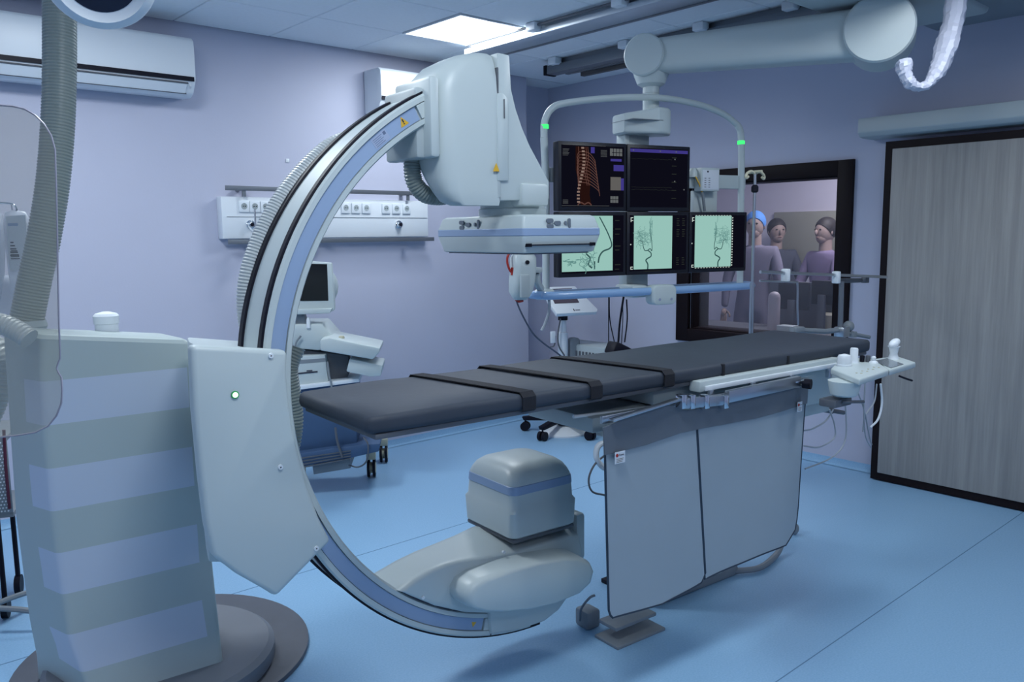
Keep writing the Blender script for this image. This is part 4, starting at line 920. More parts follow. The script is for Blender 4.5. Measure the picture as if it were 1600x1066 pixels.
b = nb(); tube(b, [ps(876, 498, -.04), ps(872, 520, -.05), ps(873, 540, -.05), ps(882, 556, -.05)], .006, 6); tube(b, [ps(868, 525, -.05), ps(866, 540, -.05), ps(858, 543, -.05)], .005, 6); part(t, 'stand_cable', b, 'dgrey', sep=True)
b = nb(); p, q = ps(862, 518, -.05), ps(866, 536, -.05); box(b, p.x-.01, p.x+.03, -.06, -.04, q.z, p.z, .005); part(t, 'probe', b, 'white2')
# low white unit with grille at wall
g0 = dep(915, 548, 5.6); 
t = thing('floor_heater', 'low white unit with dark slatted grille near the far corner wall', 'heater', (4.62, g0.y+.0, 0), FW)
gy0 = onx(944, 548, 4.6).y; gy1 = onx(884, 548, 4.6).y; gz = onx(915, 540, 4.6).z
b = nb(); box(b, 4.6, 4.85, gy0, gy1+.1, .05, gz, .015); box(b, 4.63, 4.82, gy0+.03, gy1+.05, 0, .05); part(t, 'casing', b, 'grey')
for k in range(12):
    yy = gy0+.04+(gy1-gy0-.02)*k/11; b = nb(); box(b, 4.592, 4.602, yy-.008, yy+.008, gz-.30, gz-.05, .001, 1); part(t, 'grille_slat', b, 'dgrey')
t.base = t.base
# black bag behind the table
q = pz(968, 546, TZ-.05); qb = pb(968, 546, .30); b = nb()
prism(b, [(pb(x, y, .3).x, pb(x, y, .3).z) for x, y in ((950, 552), (957, 533), (965, 536), (975, 541), (986, 547), (980, 556))], .27, .33, .008)
cyl(b, (qb.x, .30, qb.z-.02), (qb.x, .30, .02), .012, n=10); box(b, qb.x-.05, qb.x+.05, .27, .36, 0, .02, .004)
single('foot_pedal_holder', b, 'black', 'black wedge-shaped holder poking up behind the mattress below the cables', 'holder', FE, (qb.x, .3, 0))
# white hoses under the table
b = nb(); hs = [pz(855, 653, .10), ]; 
pts = [pb(x, y, .25) for x, y in ((858, 650), (885, 648), (912, 649), (930, 656), (945, 668), (960, 690), (975, 720))]
tube(b, pts, .013, 10); single('drain_hose', b, 'white2', 'white flexible hose arching under the table above the black wheeled base', 'hose', FE, pts[0])
b = nb(); pts = [pb(x, y, -.25) for x, y in ((952, 690), (935, 697), (932, 715), (942, 730), (955, 733))]; tube(b, pts, .010, 10); single('coiled_hose', b, 'white2', 'white hose loop poking out behind the left curtain edge', 'hose', FE, pts[0])
b = nb(); pts = [pb(x, y, -.25) for x, y in ((950, 708), (930, 725), (920, 748), (925, 768), (945, 774))]; tube(b, pts, .0035, 8); single('loop_wire', b, 'dgrey', 'thin dark wire looping out left of the curtain', 'wire', FE, pts[0])
for k, (x, y) in enumerate(((926, 646),)):
    c = pb(x, y, .3); b = nb(); tube(b, [c+Vector((.02*math.cos(i*.7), .01*math.sin(i*.5), .02*math.sin(i*.7))) for i in range(12)], .003, 6, 2)
    single('cable_coil', b, 'cable', ['small coil of clear cable hanging under the table near the curtain', 'small coil of cable hanging under the mattress above the black wheeled base'][k], 'cable', FE, c)

#================================================================== CEILING RAILS
def rail(name, lab, x0, x1, y0, y1, z0, m='steeld'):
    pass
r1a = onz(756, 75, ZC-.06).x; r1c = onz(790, 84, ZC-.07).x
t = thing('ceiling_rail', 'broad pale aluminium ceiling rail nearest the light panel', 'rail', (3.6, 2, ZC), FW, 'ceiling rails of the monitor suspension')
xa, xb_ = onz(850, 46, ZC-.05).x, onz(900, 55, ZC-.07).x
b = nb(); box(b, xa, xb_, Y0+.05, 4.45, ZC-.07, ZC-.035, .004); box(b, xa+.05, xb_-.05, Y0+.05, 4.43, ZC-.035, ZC-.0005); part(t, 'rail_profile', b, mat('aluminium rail', (.50, .56, .62), .35, metal=.3))
b = nb(); box(b, xb_-.006, xb_+.012, Y0+.05, 4.45, ZC-.078, ZC-.060); part(t, 'rail_lip', b, 'steeld')
b = nb(); tube(b, [(xa-.02, 4.4, ZC-.02), (xa-.02, 2, ZC-.02), (xa-.02, -1, ZC-.02)], .008, 6, 2); part(t, 'rail_cable', b, 'dgrey')
for px, py in ((855, 48), (987, 10)):
    p = onz(px, py, ZC-.03); b = nb(); box(b, xa-.05, xa+.02, p.y-.04, p.y+.04, ZC-.05, ZC-.0005, .008); part(t, 'rail_bracket', b, 'white2')
t = thing('ceiling_rail', 'narrow dark ceiling rail with black end cap behind the monitor arm', 'rail', (4.4, 2, ZC), FW, 'ceiling rails of the monitor suspension')
xc, xd = onz(920, 90, ZC-.05).x, onz(920, 103, ZC-.08).x; ye = onz(846, 106, ZC-.06).y
b = nb(); box(b, xc, xd, Y0+.05, ye, ZC-.10, ZC-.04, .004); box(b, xc+.04, xd-.04, Y0+.05, ye-.05, ZC-.04, ZC-.0005); box(b, xd-.001, xd+.03, Y0+.05, ye-.1, ZC-.105, ZC-.09); part(t, 'rail_profile', b, 'steeld')
b = nb(); box(b, xc-.005, xd+.005, ye-.0, ye+.03, ZC-.105, ZC-.035, .004); part(t, 'end_cap', b, 'black', 'black end cap')
b = nb(); yk = onz(882, 108, ZC-.10).y; box(b, xd+.035, xd+.075, yk-1.1, yk, ZC-.13, ZC-.07, .003); part(t, 'stop_plate', b, mat('dark bronze plate', (.05, .05, .055), .5))
for px, py in ((857, 95), (963, 68), (1093, 43), (1240, 12)):
    p = onz(px, py, ZC-.03); b = nb(); box(b, xc-.05, xc+.02, p.y-.04, p.y+.04, ZC-.05, ZC-.0005, .008); part(t, 'rail_bracket', b, 'white2')
w2 = FM @ j2
t = thing('ceiling_carriage', 'pale carriage housing on the ceiling rails above the large arm joint', 'carriage', (w2.x, w2.y, ZC-.1), FW)
b = nb(); box(b, xa-.05, xd+.25, w2.y-.28, w2.y+.28, ZC-.19, ZC-.108, .03, 3); part(t, 'carriage_body', b, 'grey')
b = nb(); box(b, w2.x+.32, w2.x+.9, w2.y-.9, w2.y+.10, ZC-.16, ZC-.02, .012); part(t, 'service_duct', b, mat('slate grey cover', (.20, .24, .28), .5))
# drape bag over cable
b = nb(); P = [dep(x, y, 3.75) for x, y in ((1412, 96), (1415, 118), (1425, 132), (1442, 136), (1458, 122), (1472, 95), (1482, 60), (1492, 20), (1494, -40))]
def rf(s): return (.040-.055*s if s < .38 else .019+.13*(s-.38) if s < .68 else .058-.03*(s-.68))+.003*math.sin(s*37)+.006
tube(b, P, .04, 12, 7, rf=rf, sq=.7)
rg = random.Random(5)
for v in b.verts: v.co += Vector((rg.uniform(-1, 1), rg.uniform(-1, 1), rg.uniform(-1, 1)))*.004
single('cable_drape', b, 'drape', 'crumpled white plastic sleeve hanging in a loop by the large arm joint', 'sleeve', FW, P[0], ang=12)

#================================================================== WALL EQUIPMENT
def aircon(name, x0, x1, z0, z1, lab):
    t = thing(name, lab, 'air conditioner', ((x0+x1)/2, YA, z0), FW, 'wall air conditioners')
    yf = YA-.22; b = nb()
    prism(b, [(YA-.002, z0+.01), (YA-.002, z1), (yf+.03, z1), (yf+.005, z1-.02), (yf, z1-.06), (yf, z0+.10), (yf+.01, z0+.075), (yf+.05, z0+.02), (yf+.09, z0)], x0, x1, .008, 2, ax='x'); part(t, 'casing', b, 'white2')
    b = nb(); box(b, x0+.004, x1-.012, yf-.003, yf+.006, z0+.083, z0+.107); part(t, 'black_trim', b, 'black', 'black trim strip')
    b = nb(); sl = Matrix.Translation((0, yf+.028, z0+.045)) @ Matrix.Rotation(R(-52), 4, 'X')
    box(b, x0+.05, x1-.05, -.032, .032, -.006, .002, .003, 1, sl); part(t, 'louvre', b, 'white2')
    b = nb(); box(b, x0+.045, x1-.045, .031, .034, -.008, .004, 0, 1, sl); box(b, x0+.045, x1-.045, -.036, -.032, -.008, .004, 0, 1, sl); part(t, 'louvre_gap', b, 'dgrey')
    b = nb(); cyl(b, (x1-.03, yf+.015, z0+.06), (x1-.03, yf+.03, z0+.05), .006, n=10); part(t, 'status_dot', b, 'paper')
    return t
aircon('air_conditioner', .76, 1.885, 2.375, 2.705, 'large white split air conditioner on the left wall behind the hose')
aircon('air_conditioner', 3.14, 4.02, 2.40, 2.70, 'white split air conditioner mostly hidden behind the imaging head')
# medical supply panel
t = thing('wall_supply_panel', 'white wall panel with sockets and gas outlets between steel rails', 'panel', (2.83, YA, 1.56), FW)
x0, x1 = 2.05, 3.61
b = nb(); box(b, x0, x1, YA-.075, YA-.001, 1.555, 1.815, .006); pnl = part(t, 'panel_box', b, 'white2')
b = nb(); box(b, x0+.03, x1-.01, YA-.078, YA-.074, 1.690, 1.693); part(t, 'panel_groove', b, 'mgrey', parent=pnl)
for nm, z in (('top_rail', 1.865), ('bottom_rail', 1.535)):
    b = nb(); box(b, x0+.02, 3.47 if nm == 'top_rail' else 3.64, YA-.105, YA-.097, z-.013, z+.016, .002)
    for xx in (x0+.14, x0+.7, 3.42): box(b, xx-.015, xx+.015, YA-.10, YA-.002, z-.012, z+.01)
    if nm == 'top_rail':
        for xx in (x0+.14, x0+.7, 3.42): box(b, xx-.012, xx+.012, YA-.10, YA-.09, z-.05, z)
    part(t, nm, b, 'steeld', 'steel rail')
sk = 0
for gxs in (372, 545, 619):
    p = ony(gxs, 318, YA-.08)
    for q in range(3 if gxs != 372 else 4):
        xx = ony((381, 540, 603)[(372, 545, 619).index(gxs)]+16*q*(1 if gxs != 372 else 1.05), 318, YA-.08).x
        b = nb(); box(b, xx-.034, xx+.034, YA-.085, YA-.074, 1.72, 1.79, .003); so = part(t, 'socket', b, 'white2')
        b = nb(); lathe(b, [(.021, 0), (.019, -.002), (.018, -.0005)], (xx, YA-.0845, 1.757), 18, (0, 1, 0)); part(t, 'socket_face', b, 'grey', parent=so)
        b = nb(); cyl(b, (xx-.007, YA-.088, 1.757), (xx-.007, YA-.084, 1.757), .003, n=8); cyl(b, (xx+.007, YA-.088, 1.757), (xx+.007, YA-.084, 1.757), .003, n=8); part(t, 'pin_hole', b, 'black', parent=so)
for px in (392, 624):
    p = ony(px, 351, YA-.09); b = nb(); lathe(b, [(.028, 0), (.028, -.012), (.022, -.014), (.020, -.03), (.015, -.032)], (p.x, YA-.076, p.z), 20, (0, 1, 0)); go_ = part(t, 'gas_outlet', b, 'chrome')
    b = nb(); cyl(b, (p.x, YA-.112, p.z), (p.x, YA-.106, p.z), .012, n=14); part(t, 'outlet_core', b, 'black', parent=go_)
p = ony(398, 350, YA-.12)
t = thing('flow_meter', 'small clear flow meter hanging on the supply panel next to the arc', 'flow meter', (p.x, YA-.13, 1.50), FW)
b = nb(); cyl(b, (p.x, YA-.13, 1.60), (p.x, YA-.13, 1.74), .006, n=8); part(t, 'stem', b, 'steel'); b = nb(); lathe(b, [(.03, 0), (.034, .02), (.03, .06), (.012, .075)], (p.x, YA-.13, 1.50), 16); part(t, 'bottle', b, 'white2')
b = nb(); tube(b, [(p.x, YA-.13, 1.6), (p.x-.02, YA-.11, 1.61), (p.x-.03, YA-.09, p.z)], .006, 8); part(t, 'outlet_hook', b, 'white2')
b = nb(); q = ony(450, 251, YA-.01); box(b, q.x-.012, q.x+.012, YA-.006, YA-.0005, q.z-.012, q.z+.012, .002); single('wall_plate', b, 'white2', 'tiny square white plate on the left wall', 'plate', FW, q)

#================================================================== ULTRASOUND CART
FU = Matrix.Translation((2.43, 4.33, 0)) @ Matrix.Rotation(R(-36), 4, 'Z')
t = thing('ultrasound_cart', 'wheeled ultrasound machine with small monitor and dark blue base behind the table foot', 'ultrasound machine', (0, 0, 0), FU)
def pu(x, y, k=0): return pb(x, y, k, FU)
def slab(pts, y0, y1, r=.008, k=None, sg=2):
    b = nb(); prism(b, [(pu(x, y, y0 if k is None else k).x, pu(x, y, y0 if k is None else k).z) for x, y in pts], y0, y1, r, sg); return b
part(t, 'monitor_casing', slab(((430, 404), (518, 411), (523, 484), (519, 487), (430, 489)), 0, .06, .008), 'white')
part(t, 'monitor_screen', slab(((436, 411), (511, 413), (513, 470), (434, 471)), -.002, .002, 0), 'screenoff', 'black screen')
b = nb(); q = pu(488, 448, .1); ball(b, (q.x, .10, q.z), .155, (1, .55, .95), 20); part(t, 'monitor_back', b, 'white')
part(t, 'monitor_chin', slab(((430, 484), (519, 482), (515, 490), (430, 493)), -.03, .08, .006), 'white')
part(t, 'monitor_neck', slab(((462, 488), (474, 489), (480, 508), (458, 508)), .02, .10, .008), 'mgrey')
part(t, 'console_shoulder', slab(((440, 507), (503, 506), (524, 530), (500, 548), (462, 545), (440, 520)), .0, .35, .012), 'white')
part(t, 'keyboard_deck', slab(((500, 531), (515, 528), (594, 544), (593, 551), (582, 562), (500, 548)), -.14, .22, .010), 'white')
b = nb(); q = pu(534, 533, -.05); lathe(b, [(.020, -.03), (.018, 0), (.014, .004), (.018, .02), (.015, .03)], (q.x, -.05, q.z), 18); part(t, 'probe_grip', b, 'cream', 'cream probe end')
b = nb(); q = pu(482, 505, .0); lathe(b, [(.013, -.03), (.012, .02), (.006, .035)], (q.x, 0, q.z), 14); part(t, 'gel_bottle', b, 'white2')
part(t, 'dark_shelf', slab(((458, 545), (545, 556), (542, 596), (458, 600)), .05, .34, .004), 'dgrey')
part(t, 'printer_tray', slab(((546, 561), (577, 567), (598, 571), (595, 588), (578, 589), (541, 581)), -.10, .18, .008), 'white')
pr1 = part(t, 'printer', slab(((462, 557), (508, 555), (513, 598), (462, 604)), -.02, .30, .006), 'white')
part(t, 'printer_slot', slab(((464, 583), (496, 580), (496, 582), (464, 585)), -.024, -.018, 0), 'ink', parent=pr1)
part(t, 'printer_strip', slab(((464, 563), (508, 560), (509, 565), (464, 569)), -.022, -.018, 0), 'mgrey', parent=pr1)
part(t, 'printer_button', slab(((479, 579), (488, 578.5), (488, 580), (479, 580.5)), -.023, -.018, 0), 'ink', parent=pr1)
part(t, 'white_shelf', slab(((440, 606), (560, 592), (562, 597), (440, 613)), -.05, .30, .003), 'white2')
part(t, 'blue_body', slab(((440, 606), (556, 598), (558, 700), (440, 710)), .0, .30, .006), 'blued', 'dark blue body')
ft = part(t, 'base_skirt', slab(((440, 712), (556, 696), (594, 693), (592, 706), (553, 715), (440, 735)), -.06, .34, .008), 'blued', 'blue base skirt')
for k in range(4): part(t, 'base_groove', slab(((466, 716+5*k), (548, 704+4*k), (548, 705.5+4*k), (466, 718+5*k)), -.065, -.055, 0), 'dgrey', parent=ft)
part(t, 'base_box', slab(((488, 728), (548, 716), (548, 732), (490, 742)), .0, .25, .004), 'mgrey')
for x, y, yb in ((581, 745, -.03), (470, 748, -.03), (600, 722, .32)):
    p = pz(x, y, 0, FU); b = nb(); 
    for s in (-1, 1): cyl(b, (p.x+s*.010, p.y, .062), (p.x+s*.026, p.y, .062), .06, n=24)
    w_ = part(t, 'caster', b, 'black', kind='stuff')
    b = nb(); cyl(b, (p.x-.028, p.y, .062), (p.x+.028, p.y, .062), .036, n=20); part(t, 'wheel_hub', b, 'cream', parent=w_)
    b = nb(); box(b, p.x-.03, p.x+.03, p.y-.03, p.y+.03, .12, .17, .006); part(t, 'caster_fork', b, 'cream', parent=w_)
b = nb(); tube(b, [pu(470, 525, -.02), pu(463, 535, -.02), (pu(461, 548, -.02))], .006, 6); tube(b, [pu(512, 565, -.03), pu(514, 585, -.05), pu(518, 604, -.06), pu(520, 625, -.06)], .006, 6); part(t, 'loose_cable', b, 'mgrey', sep=True)
b = nb(); tube(b, [pu(524, 668, -.07), pu(527, 690, -.08), (pu(535, 715, -.08))], .008, 6); tube(b, [pu(568, 684, -.05), pu(575, 695, -.08), pu(573, 720, -.08), pu(560, 730, -.05), (pu(545, 727, -.02))], .005, 6); part(t, 'base_cable', b, 'dgrey', sep=True)

#================================================================== LEFT SIDE: HOSE, SHIELD, LAMP, BAGS
t = thing('cable_hose', 'thick grey corrugated hose dropping from the ceiling to the C-arm stand', 'hose', (-1.45, .80, 1.27), FE)
HP = [dep(x, y, 2.74) for x, y in ((93, -120), (93, 0), (93, 110), (90, 200), (82, 290), (68, 375), (54, 440), (40, 503))]
HP = [FEi @ p for p in HP]; HP[-1] = Vector((HP[-1].x, HP[-1].y, HP[-1].z-.01)); top = Vector((HP[0].x, HP[0].y, ZC-.01))
b = nb(); hose(b, [top]+HP, .0525, .0105, 24, .05); part(t, 'hose_body', b, 'hose', ang=25)
b = nb(); lathe(b, [(.06, 0), (.065, .01), (.06, .03)], (HP[-1].x, HP[-1].y, HP[-1].z-.015), 28); part(t, 'hose_flange', b, 'grey')
b = nb(); hose(b, [FEi @ dep(x, y, 2.45) for x, y in ((-90, 520), (-40, 503), (0, 506), (25, 516), (46, 530))], .032, .012, 16, .10)
single('side_hose', b, 'hosel', 'pale ribbed hose lying across the top corner of the stand', 'hose', FE, FEi @ dep(20, 516, 2.45))
b = nb(); hose(b, [FEi @ dep(x, y, 2.75) for x, y in ((-60, 530), (-20, 535), (2, 560), (-2, 610), (-40, 700))], .04, .014, 16, .08)
single('drooping_hose', b, 'hosel', 'pale hose drooping beside the left flank of the stand', 'hose', FE, FEi @ dep(0, 570, 2.75))
# acrylic shield
SH = dep(40, 420, 1.3); FSH = Matrix.Translation((SH.x, SH.y, 0)) @ Matrix.Rotation(yaw-PI/2+R(12), 4, 'Z')
t = thing('acrylic_shield', 'large clear acrylic radiation shield with rounded edge hanging at the left', 'shield', (-.15, 0, SH.z), FSH)
def pq(x, y, k=0): return pb(x, y, k, FSH)
out = [(-330, 190), (-250, 166), (-60, 163), (0, 164.5), (20, 166), (38, 170), (55, 180), (69, 194), (80, 212), (86, 234), (88, 300), (90, 400), (92, 500), (94, 560), (90.5, 568), (88.5, 576), (91, 582), (96, 590), (97, 610), (96, 630), (88, 650), (75, 666), (55, 676), (25, 681), (0, 683), (-330, 690)]
PS = [pq(x, y) for x, y in out]; b = nb(); prism(b, [(p.x, p.z) for p in PS], -.002, .002, 0); part(t, 'acrylic_sheet', b, 'acryl')
b = nb(); tube(b, [Vector((p.x, 0, p.z)) for p in PS[:-1]], .0016, 6, 1); part(t, 'sheet_edge', b, 'acryledge')
b = nb(); pc = pq(-200, 200); box(b, pc.x-.05, pc.x+.05, -.02, .02, pc.z-.04, pc.z+.03, .006); cyl(b, (pc.x, 0, pc.z), (pc.x, 0, ZC-.01), .014, n=14); part(t, 'hanger_arm', b, 'white')
# surgical lamp
LP = dep(155, -41, 1.62); ax = (CO-LP).normalized()*.85+Vector((0, 0, -1))*.2; ax.normalize()
t = thing('examination_lamp', 'white round lamp head with dark interior at the top left corner', 'lamp', LP, FW)
b = nb(); lathe(b, [(.070, .010), (.088, .022), (.102, .014), (.107, 0), (.104, -.02), (.09, -.045), (.06, -.06), (.03, -.065)], LP, 48, ax, True); part(t, 'lamp_shell', b, 'white2', ang=50)
b = nb(); lathe(b, [(.0705, .0115), (.062, .004), (.04, -.002), (.002, -.004)], LP, 40, ax, True); part(t, 'lamp_interior', b, 'shade', 'dark interior')
b = nb(); e1 = LP-ax*.06; tube(b, [e1, e1+Vector((-.05, .02, .09)), e1+Vector((-.1, .04, .25)), Vector((e1.x-.12, e1.y+.05, ZC-.01))], .016, 12); part(t, 'lamp_arm', b, 'white')
# infusion bags on hooks
BG = dep(20, 400, 3.1); FB = Matrix.Translation((BG.x, BG.y, 0)) @ Matrix.Rotation(yaw-PI/2, 4, 'Z')
def pg(x, y, k=0): return pb(x, y, k, FB)
t = thing('infusion_stand', 'infusion stand with hooked top arm at the left edge', 'stand', (pg(-60, 400).x, 0, 0), FB)
sx = pg(-75, 400).x; b = nb(); cyl(b, (sx, 0, .05), (sx, 0, pg(-60, 318).z), .012, n=14); part(t, 'pole', b, 'chrome')
b = nb(); tube(b, [pg(-75, 318), pg(-20, 317), pg(12, 318), pg(22, 321), pg(26, 328), pg(24, 334)], .0038, 8); tube(b, [pg(18, 319), pg(19, 328)], .003, 6, 1); part(t, 'hook_arm', b, 'chrome')
b = nb()
for k in range(5):
    a = 2*PI*k/5; tube(b, [(sx, 0, .10), (sx+.14*math.cos(a), .14*math.sin(a), .09), (sx+.25*math.cos(a), .25*math.sin(a), .07)], .012, 8, 3); ball(b, (sx+.25*math.cos(a), .25*math.sin(a), .03), .029, (1, .5, 1))
part(t, 'star_base', b, 'mgrey')
def bag(pts, lab, y0, label=True):
    P = [pg(x, y, y0) for x, y in pts]; c = Vector((sum(p.x for p in P)/len(P), y0, sum(p.z for p in P)/len(P)))
    t = thing('infusion_bag', lab, 'infusion bag', P[0], FB, 'infusion bags'); b = nb(); rings = []
    for s, y in ((1, 0), (.97, -.006), (.85, -.014), (.6, -.02)): rings.append([Vector((c.x+(p.x-c.x)*s, y0+y, c.z+(p.z-c.z)*s)) for p in P])
    rings = [[Vector((q.x, 2*y0-q.y, q.z)) for q in r] for r in rings[:0:-1]]+rings
    loft(b, rings); part(t, 'bag_body', b, 'bag', ang=60); return t
t = bag([(8, 332), (20, 328), (40, 331), (50, 350), (48, 400), (44, 440), (40, 458), (20, 462), (14, 430), (6, 350)], 'clear infusion bag with white printed label hanging behind the thick hose', 0)
q0, q1 = pg(10, 338, -.022), pg(40, 424, -.022)
sk = Matrix.Translation((q0.x, -.023, q0.z)) @ Matrix.Rotation(R(4), 4, 'Y').inverted()
lb = nb(); wq, hq = q1.x-q0.x, q0.z-q1.z; prism(lb, [(q.x, q.z) for q in (pg(9, 338, -.022), pg(40, 336, -.022), (pg(42, 360, -.022)), pg(36, 422, -.022), pg(16, 424, -.022))], -.0235, -.0215, .0); lo = part(t, 'bag_label', lb, 'paper', 'white label')
lb = nb(); 
def prt(x0, y0, x1, y1, k=-.0245): 
    p, q = pg(x0, y0, k), pg(x1, y1, k); box(lb, p.x, q.x, k, k+.001, q.z, p.z)
prt(12, 349, 28, 353); part(t, 'blue_header', lb, 'blue', 'blue header bar', parent=lo)
lb = nb()
for k in range(5): prt(16, 378+5*k, 18+(3+k*2.2), 380+5*k); prt(17, 391+3.2*k, 27+k, 392.4+3.2*k)
part(t, 'label_print', lb, 'ink', parent=lo, kind='stuff')
bag([(-30, 330), (-10, 328), (4, 335), (8, 380), (6, 430), (0, 470), (-20, 490), (-35, 470)], 'clear infusion bag cut by the left picture edge', -.03)
bag([(-2, 432), (14, 430), (34, 440), (38, 470), (36, 505), (0, 510), (-8, 470)], 'half empty clear bag with bluish fluid low beside the hose', .03)
# trolley with perforated side at the lower left
FTq = Matrix.Translation((*dep(0, 740, 3.3).xy, 0)) @ Matrix.Rotation(yaw-PI/2+R(20), 4, 'Z')
t = thing('perforated_trolley', 'grey perforated trolley bin with dark red edge at the left picture edge', 'trolley', (-.15, .1, 0), FTq)
def pt_(x, y, k=0): return pb(x, y, k, FTq)
p, q = pt_(14, 682), pt_(14, 802); xR = pt_(15, 740).x
b = nb(); xx0 = xR-.42
box(b, xx0, xR, 0, .006, q.z, p.z, .001); part(t, 'front_sheet', b, 'mgrey')
b = nb(); n_ = 0
for i in range(16):
    for j in range(22):
        z_ = q.z+.01+j*(p.z-q.z-.02)/22
        x_ = xR-.016-i*.012-(j % 2)*.006; cyl(b, (x_, -.0015, z_), (x_, .0005, z_), .0035, n=6)
part(t, 'perforation', b, 'white2', kind='stuff')
b = nb(); tube(b, [pt_(6, 672), pt_(9, 730), pt_(15, 795)], .006, 8, 2); part(t, 'red_edge', b, mat('dark red edge', (.10, .015, .04), .5), 'dark red edge strip')
b = nb(); box(b, xx0, xR, .006, .35, q.z-.02, q.z+.0, .003); box(b, xx0, xR, .006, .35, p.z-.02, p.z, .003); box(b, xx0, xx0+.01, .006, .35, q.z, p.z-.02); part(t, 'trolley_shelf', b, 'mgrey', sep=True)
for xx in (xx0+.04, xR-.07):
    for yy in (.05, .30):
        b = nb(); cyl(b, (xx-.012, yy, .042), (xx+.012, yy, .042), .042, n=20); cyl(b, (xx, yy, .06), (xx, yy, q.z-.015), .01, n=10); part(t, 'caster', b, 'black', kind='stuff')

#================================================================== CONTROL ROOM BEHIND THE WINDOW
def wx(x, y, X): return onx(x, y, X)
def person(lab, head, ph, top, headcol, face_az, cap=None, arms=None, hair='hair'):
    hx, hy, hz = head; t = thing('person', lab, 'person', (hx, hy, 0), FW)
    ca, sa = math.cos(face_az), math.sin(face_az); fd = Vector((ca, sa, 0)); sd = Vector((-sa, ca, 0))
    def W(f, s, z): return Vector((hx, hy, 0))+fd*f+sd*s+Vector((0, 0, z))
    sh = hz-.215
    J = dict(pel=(W(-.03, 0, sh-.48), .15), sp1=(W(-.01, 0, sh-.30), .135), ch=(W(0, 0, sh-.12), .15), nk=(W(-.01, 0, sh+.02), .075), nk2=(W(0, 0, sh+.06), .058))
    E_ = [('pel', 'sp1'), ('sp1', 'ch'), ('ch', 'nk'), ('nk', 'nk2')]
    for s, n in ((-1, 'l'), (1, 'r')):
        J['sh'+n] = (W(0, .17*s, sh-.02), .068); J['el'+n] = (W(.03+(.05 if arms else 0), .23*s, sh-.28), .047); J['wr'+n] = (W(.22 if arms else .06, (.14 if arms else .24)*s, sh-.36 if arms else sh-.52), .033)
        J['hp'+n] = (W(-.02, .09*s, sh-.55), .10); J['kn'+n] = (W(.02, .10*s, .50), .068); J['an'+n] = (W(-.01, .10*s, .09), .045); J['to'+n] = (W(.14, .11*s, .035), .036)
        E_ += [('ch', 'sh'+n), ('sh'+n, 'el'+n), ('el'+n, 'wr'+n), ('pel', 'hp'+n), ('hp'+n, 'kn'+n), ('kn'+n, 'an'+n), ('an'+n, 'to'+n)]
    ks = list(J); me = bpy.data.meshes.new('body'); me.from_pydata([J[k][0] for k in ks], [(ks.index(a), ks.index(c)) for a, c in E_], []); me.update()
    o = bpy.data.objects.new('tmp', me); COL.objects.link(o); sm = o.modifiers.new('s', 'SKIN'); sm.use_smooth_shade = True
    for i, k in enumerate(ks):
        v = me.skin_vertices[0].data[i]; v.radius = (J[k][1], J[k][1]*(.75 if k in ('pel', 'sp1', 'ch') else 1)); v.use_root = (k == 'pel')
    ss = o.modifiers.new('u', 'SUBSURF'); ss.levels = 2; ss.render_levels = 2; bpy.context.view_layer.update()
    m2 = bpy.data.meshes.new_from_object(o.evaluated_get(bpy.context.evaluated_depsgraph_get())); bpy.data.objects.remove(o)
    b = nb(); b.from_mesh(m2); bpy.data.meshes.remove(m2); part(t, 'clothed_body', b, top, ang=180)
    b = nb(); cyl(b, W(-.01, 0, sh+.02), W(-.005, 0, hz-.05), .058, .055, 16); part(t, 'neck', b, 'skin', ang=60)
    hm = Matrix.Rotation(face_az, 4, 'Z'); b = nb(); hc = Vector((hx, hy, hz))
    ball(b, hc, .098, (1.0, .80, 1.12), 20, hm); ball(b, hc+fd*.03+Vector((0, 0, -.06)), .062, (1, .85, .9), 14, hm)
    ball(b, hc+fd*.105+Vector((0, 0, -.01)), .016, (1, .8, 1.6), 10, hm)
    for s in (-1, 1): ball(b, hc+sd*.08*s+Vector((0, 0, -.01)), .022, (.6, .4, 1.1), 8, hm)
    part(t, 'head', b, 'skin', ang=180, kind='stuff')
    b = nb()
    for s in (-1, 1): ball(b, hc+fd*.088+sd*.032*s+Vector((0, 0, .015)), .010, (.7, 1.2, .7), 8, hm)
    part(t, 'eye', b, 'hair', sep=True); b = nb(); ball(b, hc+fd*.092+Vector((0, 0, -.058)), .018, (.5, 1.2, .3), 8, hm); part(t, 'mouth', b, mat('lips', (.22, .11, .10), .6))
    for s in (-1, 1):
        n = 'l' if s < 0 else 'r'; w0 = J['wr'+n][0]; e0 = J['el'+n][0]; dd = (w0-e0).normalized(); b = nb()
        ball(b, w0+dd*.04, .036, (1, .6, 1), 10); 
        for q in range(4): tube(b, [w0+dd*.055+sd*(.014*(q-1.5)), w0+dd*(.10+.006*(q in (1, 2)))+sd*(.015*(q-1.5))-Vector((0, 0, .008)), w0+dd*.125+sd*(.014*(q-1.5))-Vector((0, 0, .02))], .008, 6, 2)
        tube(b, [w0+dd*.03-sd*s*.025, w0+dd*.06-sd*s*.05, w0+dd*.085-sd*s*.052], .009, 6, 2); part(t, 'hand', b, 'skin', ang=180, kind='stuff')
    b = nb(); c2 = hc-fd*.012+Vector((0, 0, .022)); ball(b, c2, .106, (1.02, .86, 1.02), 20, hm)
    bmesh.ops.bisect_plane(b, geom=b.verts[:]+b.edges[:]+b.faces[:], plane_co=hc+fd*.045+Vector((0, 0, .02)), plane_no=(fd*.75+Vector((0, 0, -.66))).normalized(), clear_outer=True)
    bmesh.ops.holes_fill(b, edges=b.edges[:]); part(t, 'surgical_cap' if cap else 'hair', b, cap or hair, 'blue surgical cap' if cap else None, ang=60)
